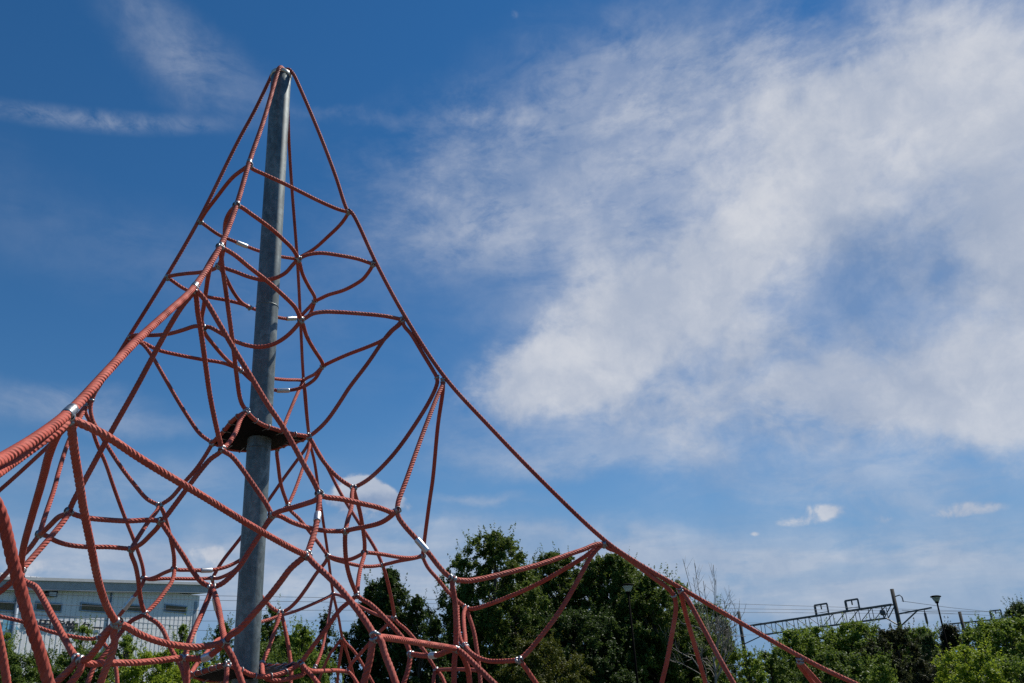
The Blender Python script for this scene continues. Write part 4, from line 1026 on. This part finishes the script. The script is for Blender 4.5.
mb.lathe([(.02, -.3), (.2, -.22), (.27, 0), (.2, .22), (.02, .3)], c, n=14); mb.bar(c, c + wz * .5, .06); mb.bar(c, c - wz * .6, .05); mb.build('signal_lamp', RAIL, g1, True)
gantry('farther lattice railway gantry half hidden behind the big round tree at right', 112, 100, 950, 624, 1040, 615, (959.4, 611.6, 110, .2), None, [(989.5, 1000.5, 1.15), (1020, 1030, 1.15)], arm=False)
# overhead wires, strung along the tracks
WIRE = simple('wire_dark', (.10, .11, .13), .6, .2, .1, 3)
def wire(label, pts, r=.018, lead=True):
    P = [at(*p) for p in pts]
    # run straight on well past both ends of the view
    P = ([P[0] + (P[0] - P[1]) * 1.2] if lead else []) + P + [P[-1] + (P[-1] - P[-2]) * 1.2]
    mb = MB(); mb.tube(P, r, 6); o = mb.build('overhead_wire', WIRE, None, True); tag(o, label, 'wire', 'overhead railway wires'); return o
wire('topmost overhead railway wire crossing low behind the net and pole', [(-60, 586, 46), (205, 595.6, 58), (430, 599.3, 66), (650, 601.2, 72), (820, 606.5, 76)])
wire('second overhead railway wire from the top behind the pole', [(-60, 590, 46), (205, 600.2, 58), (430, 603.6, 66), (690, 608, 72), (830, 610, 76)])
wire('third overhead railway wire from the top behind the pole', [(-60, 600, 46), (205, 610.6, 58), (430, 609.8, 66), (690, 612, 72), (830, 613, 76)])
wire('fourth overhead railway wire from the top, left of the evergreens', [(-60, 612, 46), (205, 621, 58), (430, 621, 66), (600, 622, 72)], .016)
wire('lowest overhead railway wire crossing just above the young trees', [(-60, 622, 46), (205, 630.5, 58), (430, 633, 66), (600, 634, 72)], .016)
wire('overhead railway wire running from the gantry mast to the farther gantry, upper one', [(901.7, 601, 74), (950, 607.6, 85), (988, 611.5, 98)], .022, False)
wire('overhead railway wire running from the gantry mast to the farther gantry, lower one', [(902, 610.3, 74), (950, 613.5, 85), (1000, 616, 98)], .018, False)
# ------------------------------------------------------------------ sun, sky, clouds
SUN_AZ, SUN_EL = math.radians(57), math.radians(55)      # azimuth from +Y towards +X
sd = Vector((math.sin(SUN_AZ) * math.cos(SUN_EL), math.cos(SUN_AZ) * math.cos(SUN_EL), math.sin(SUN_EL)))
sun = bpy.data.lights.new('sun', 'SUN'); sun.energy = SUN_E; sun.angle = math.radians(.53); sun.color = (1.0, .95, .87)
so = bpy.data.objects.new('sun', sun); COL.objects.link(so); so.rotation_euler = sd.to_track_quat('Z', 'Y').to_euler(); so.location = (20, 10, 40)

w = bpy.data.worlds.new('World'); scene.world = w; w.use_nodes = True; nt = w.node_tree
bg = nt.nodes['Background']; bg.inputs['Strength'].default_value = SKY_S
L = nt.links.new
def math_(op, a, b=None, clamp=False):
    n = nt.nodes.new('ShaderNodeMath'); n.operation = op; n.use_clamp = clamp
    for i, v in enumerate((a, b)):
        if v is None: continue
        if isinstance(v, (int, float)): n.inputs[i].default_value = v
        else: L(v, n.inputs[i])
    return n.outputs[0]
sky = nt.nodes.new('ShaderNodeTexSky'); sky.sky_type = 'NISHITA'; sky.sun_disc = False
sky.sun_elevation = SUN_EL; sky.sun_rotation = SUN_AZ; sky.altitude = 20; sky.air_density = 1.0; sky.dust_density = 0.0; sky.ozone_density = 3.0
tc = nt.nodes.new('ShaderNodeTexCoord'); D = tc.outputs['Generated']
sp = nt.nodes.new('ShaderNodeSeparateXYZ'); L(D, sp.inputs[0])
az = math_('ARCTAN2', sp.outputs['X'], sp.outputs['Y']); el = math_('ARCSINE', sp.outputs['Z'])
cb = nt.nodes.new('ShaderNodeCombineXYZ'); L(az, cb.inputs[0]); L(el, cb.inputs[1])
AE = cb.outputs[0]
def wnoise(vec, scale, detail=8, rough=.58, dist=0., sc=(1, 1, 1), rot=0.):
    mp = nt.nodes.new('ShaderNodeMapping'); mp.inputs['Scale'].default_value = sc; mp.inputs['Rotation'].default_value = (0, 0, rot); L(vec, mp.inputs['Vector'])
    n = nt.nodes.new('ShaderNodeTexNoise'); n.inputs['Scale'].default_value = scale; n.inputs['Detail'].default_value = detail; n.inputs['Roughness'].default_value = rough; n.inputs['Distortion'].default_value = dist
    L(mp.outputs[0], n.inputs['Vector']); return n
# ragged edges: warp the sky coordinates a little
wn_ = wnoise(AE, 5., 6, .6); sb = nt.nodes.new('ShaderNodeVectorMath'); sb.operation = 'SUBTRACT'; L(wn_.outputs['Color'], sb.inputs[0]); sb.inputs[1].default_value = (.5, .5, .5)
scl = nt.nodes.new('ShaderNodeVectorMath'); scl.operation = 'SCALE'; L(sb.outputs[0], scl.inputs[0]); scl.inputs['Scale'].default_value = .10
ad = nt.nodes.new('ShaderNodeVectorMath'); ad.operation = 'ADD'; L(AE, ad.inputs[0]); L(scl.outputs[0], ad.inputs[1]); WAE = ad.outputs[0]
def ae(x, y):
    d = unit(at(x, y, 1.) - EYE); return math.atan2(d[0], d[1]), math.asin(d[2])
def blob(x, y, dx, dy, ang, amp, soft=1.0, warp=True):
    """elliptic cloud patch: centre seen at (x, y); half axes dx, dy and tilt given as they look there"""
    c = np.array(ae(x, y)); t = math.radians(ang)
    e1 = np.array(ae(x + dx * math.cos(t), y - dx * math.sin(t))) - c; e2 = np.array(ae(x + dy * math.sin(t), y + dy * math.cos(t))) - c
    mp = nt.nodes.new('ShaderNodeMapping'); mp.vector_type = 'TEXTURE'
    mp.inputs['Location'].default_value = (*c, 0); mp.inputs['Rotation'].default_value = (0, 0, math.atan2(e1[1], e1[0])); mp.inputs['Scale'].default_value = (np.linalg.norm(e1), np.linalg.norm(e2), 1)
    L(WAE if warp else AE, mp.inputs['Vector'])
    ln = nt.nodes.new('ShaderNodeVectorMath'); ln.operation = 'LENGTH'; L(mp.outputs[0], ln.inputs[0])
    mr = nt.nodes.new('ShaderNodeMapRange'); mr.interpolation_type = 'SMOOTHSTEP'; mr.inputs['From Min'].default_value = 1.0 + .25 * soft; mr.inputs['From Max'].default_value = 1.0 - .95 * min(1, soft); mr.inputs['To Min'].default_value = 0; mr.inputs['To Max'].default_value = amp
    L(ln.outputs['Value'], mr.inputs['Value']); return mr.outputs[0]
def total(items):
    o = items[0]
    for i in items[1:]: o = math_('ADD', o, i)
    return o
def ss(v, a, b, t0=0., t1=1.):
    mr = nt.nodes.new('ShaderNodeMapRange'); mr.interpolation_type = 'SMOOTHSTEP'
    mr.inputs['From Min'].default_value = a; mr.inputs['From Max'].default_value = b; mr.inputs['To Min'].default_value = t0; mr.inputs['To Max'].default_value = t1
    L(v, mr.inputs['Value']); return mr.outputs[0]
# the great bright sheet filling the right half
big = total([blob(*b) for b in [
    (560, 360, 110, 55, 10, 1., 1.), (650, 330, 170, 85, 25, .8, 1.), (720, 260, 170, 95, 30, .8, 1.), (850, 170, 240, 100, 28, .9, 1.), (970, 60, 200, 120, 25, .8, 1.),
    (780, 110, 190, 80, 25, .55, 1.), (860, 390, 240, 75, -8, .95, 1.), (1010, 400, 170, 110, 0, .8, 1.), (985, 260, 190, 160, 10, .75, 1.),
    (500, 392, 70, 40, 15, .7, 1.), (700, 420, 240, 55, -4, .6, 1.), (1130, 200, 200, 300, 0, .8, 1.), (640, 250, 120, 60, 20, .4, 1.),
]])
n1 = wnoise(AE, 6.5, 9, .60, .25).outputs['Fac']
n1s = wnoise(AE, 4.2, 7, .55, .6, (1, 1.6, 1), -.5).outputs['Fac']
n1b = wnoise(AE, 19., 8, .62, .4, (1, 1.5, 1), .5).outputs['Fac']
tex = math_('ADD', math_('MULTIPLY', math_('SUBTRACT', n1, .5), 2.5), math_('MULTIPLY', math_('SUBTRACT', n1b, .5), 1.25))
gate = ss(big, .04, .5)
v1 = math_('ADD', big, math_('MULTIPLY', tex, gate))
d1a = ss(v1, -.05, 1.25, 0, .88)
sheet = total([blob(*b) for b in [(930, 250, 330, 230, 25, .60, 1.), (700, 330, 230, 110, 22, .38, 1.), (600, 220, 260, 120, 15, .20, 1.), (1100, 150, 260, 260, 0, .5, 1.)]])
d1s = math_('MINIMUM', math_('MULTIPLY', sheet, ss(n1s, .15, .75, .35, 1.1)), .72)
d1 = math_('SUBTRACT', 1., math_('MULTIPLY', math_('SUBTRACT', 1., d1a), math_('SUBTRACT', 1., d1s)))
# thin veils and streaks
veil = total([blob(*b) for b in [
    (520, 225, 210, 62, 8, .85, 1.), (590, 130, 170, 60, 28, .75, 1.), (640, 60, 170, 60, 30, .45, 1.), (700, 165, 190, 90, 28, .6, 1.), (820, 70, 200, 70, 25, .6, 1.), (560, 300, 120, 40, 10, .5, 1.), (600, 430, 200, 50, 0, .5, 1.),
    (190, 55, 130, 46, -32, .5, 1.), (150, 250, 250, 60, -10, .16, 1.), (60, 410, 110, 26, 0, .5, 1.), (130, 430, 90, 18, 0, .35, 1.), (820, 470, 300, 40, -4, .5, 1.), (560, 465, 170, 22, 2, .5, 1.),
    (495, 503, 75, 9, 1, .55, 1.), (640, 570, 460, 60, 3, .8, 1.), (880, 580, 340, 60, 6, .7, 1.), (180, 570, 360, 70, 0, .7, 1.), (440, 570, 200, 70, 0, .6, 1.), (820, 500, 300, 30, 0, .35, 1.), (150, 480, 260, 26, 2, .3, 1.), (80, 490, 200, 16, 0, .2, 1.),
    (350, 330, 200, 90, 0, .10, 1.), (560, 60, 120, 60, 30, .22, 1.),
]])
s1 = wnoise(AE, 7., 9, .66, .8, (1, 2.6, 1), -.25).outputs['Fac']
s2 = wnoise(AE, 26., 8, .6, .5, (1, 2.0, 1), -.5).outputs['Fac']
d2 = math_('MULTIPLY', veil, ss(math_('ADD', math_('MULTIPLY', s1, .72), math_('MULTIPLY', s2, .28)), .20, .68))
d2 = math_('MINIMUM', math_('MULTIPLY', d2, .85), .42)
# feathery cirrus drawn out along the wind
fe = total([blob(*b) for b in [(620, 130, 230, 110, 28, .9, 1.), (800, 60, 260, 90, 25, .9, 1.), (480, 225, 190, 75, 8, .9, 1.), (430, 140, 130, 50, 20, .5, 1.), (950, 130, 200, 120, 20, .6, 1.), (560, 450, 230, 50, 4, .6, 1.), (800, 480, 300, 40, -4, .6, 1.), (640, 310, 200, 80, 20, .4, 1.)]])
f1 = wnoise(AE, 8., 10, .66, .15, (1, 2.3, 1), -.62).outputs['Fac']
f2 = wnoise(WAE, 4., 4, .5, .3).outputs['Fac']
d5 = math_('MULTIPLY', fe, math_('MULTIPLY', ss(f1, .36, .74), ss(f2, .35, .65, .35, 1.)))
d5 = math_('MINIMUM', math_('MULTIPLY', d5, .74), .5)
lo = total([blob(*b) for b in [(700, 585, 520, 40, 4, .8, 1.), (260, 575, 420, 50, 0, .7, 1.), (880, 545, 300, 26, 5, .6, 1.), (560, 545, 260, 22, 0, .5, 1.)]])
f3 = wnoise(AE, 4.5, 9, .60, .2, (1, 5., 1), -.05).outputs['Fac']
d6 = math_('MINIMUM', math_('MULTIPLY', lo, ss(f3, .36, .70)), .44)
# the broken vapour trail
trail = blob(100, 121, 150, 13, -1, .42, 1., False); trail2 = blob(430, 124, 330, 9, 5, .14, 1.)
s3 = wnoise(AE, 26., 9, .66, .5, (1, 1.7, 1), .3).outputs['Fac']
d3 = math_('MULTIPLY', math_('ADD', trail, trail2), ss(s3, .22, .74))
# small crisp clouds
cum = total([blob(*b, False) for b in [
    (357, 487, 26, 17, 0, 1., .7), (374, 494, 30, 17, -12, 1., .7), (343, 498, 22, 13, 0, .8, .8), (396, 502, 22, 11, 0, .55, .8), (366, 508, 56, 17, 0, .55, 1.), (206, 552, 24, 12, 0, .8, .9), (513, 14, 14, 9, -30, .3, 1.),
    (818, 514, 44, 15, 3, .62, 1.), (790, 522, 26, 8, 0, .5, 1.), (886, 518, 24, 9, 5, .42, 1.), (970, 508, 58, 10, 2, .6, 1.), (940, 516, 30, 6, 0, .5, 1.), (755, 534, 8, 4, 0, .5, 1.), (30, 568, 60, 16, 0, .45, 1.), (225, 566, 40, 14, 0, .4, 1.),
]])
cn = wnoise(AE, 34., 10, .6, .3).outputs['Fac']
v4 = math_('ADD', cum, math_('MULTIPLY', math_('MULTIPLY', math_('SUBTRACT', cn, .5), 2.4), ss(cum, .05, .5)))
d4 = ss(v4, .20, .85, 0, .86)
dens = math_('SUBTRACT', 1., math_('MULTIPLY', math_('MULTIPLY', math_('SUBTRACT', 1., d5), math_('SUBTRACT', 1., d6)), math_('MULTIPLY', math_('MULTIPLY', math_('SUBTRACT', 1., d1), math_('SUBTRACT', 1., d2)), math_('MULTIPLY', math_('SUBTRACT', 1., d3), math_('SUBTRACT', 1., d4)))))
# cloud tone: thick parts near white, thin and hollow parts blue grey
tn = wnoise(WAE, 7.5, 10, .62).outputs['Fac']
hol = total([blob(*b) for b in [(905, 285, 150, 105, 0, .6, 1.), (760, 350, 110, 50, 30, .2, 1.), (800, 420, 120, 40, -8, .3, 1.), (365, 512, 52, 14, 0, .55, 1.), (640, 570, 600, 40, 0, .12, 1.)]])
lum = math_('SUBTRACT', math_('ADD', math_('MULTIPLY', ss(tn, .28, .76), .66), math_('MULTIPLY', dens, .50)), hol, True)
cr = nt.nodes.new('ShaderNodeValToRGB'); e = cr.color_ramp.elements
e[0].position = 0; e[0].color = (*[c * CLOUD for c in (.28, .385, .585)], 1); e[1].position = 1; e[1].color = (*[c * CLOUD for c in (.80, .825, .885)], 1)
L(lum, cr.inputs['Fac'])
# clear sky: the Nishita air, deepened as through the clear dry air of the photo
hsv = nt.nodes.new('ShaderNodeHueSaturation'); hsv.inputs['Saturation'].default_value = SKY_SAT; hsv.inputs['Value'].default_value = SKY_VAL; hsv.inputs['Hue'].default_value = SKY_HUE; L(sky.outputs[0], hsv.inputs['Color'])
lowm = nt.nodes.new('ShaderNodeMix'); lowm.data_type = 'RGBA'; L(hsv.outputs[0], lowm.inputs['A']); lowm.inputs['B'].default_value = (*[c / SKY_S for c in (.150, .285, .500)], 1)
L(ss(el, .36, .02, 0, .93), lowm.inputs['Factor'])
gm = nt.nodes.new('ShaderNodeMix'); gm.data_type = 'RGBA'; L(dens, gm.inputs['Factor']); L(lowm.outputs['Result'], gm.inputs['A']); L(cr.outputs[0], gm.inputs['B'])
L(gm.outputs['Result'], bg.inputs['Color'])

scene.view_settings.view_transform = 'Standard'; scene.view_settings.look = 'None'; scene.view_settings.gamma = 1; scene.view_settings.exposure = EXPO
scene.cycles.max_bounces = 6; scene.cycles.transparent_max_bounces = 8
try: scene.cycles.use_denoising = False
except Exception: pass
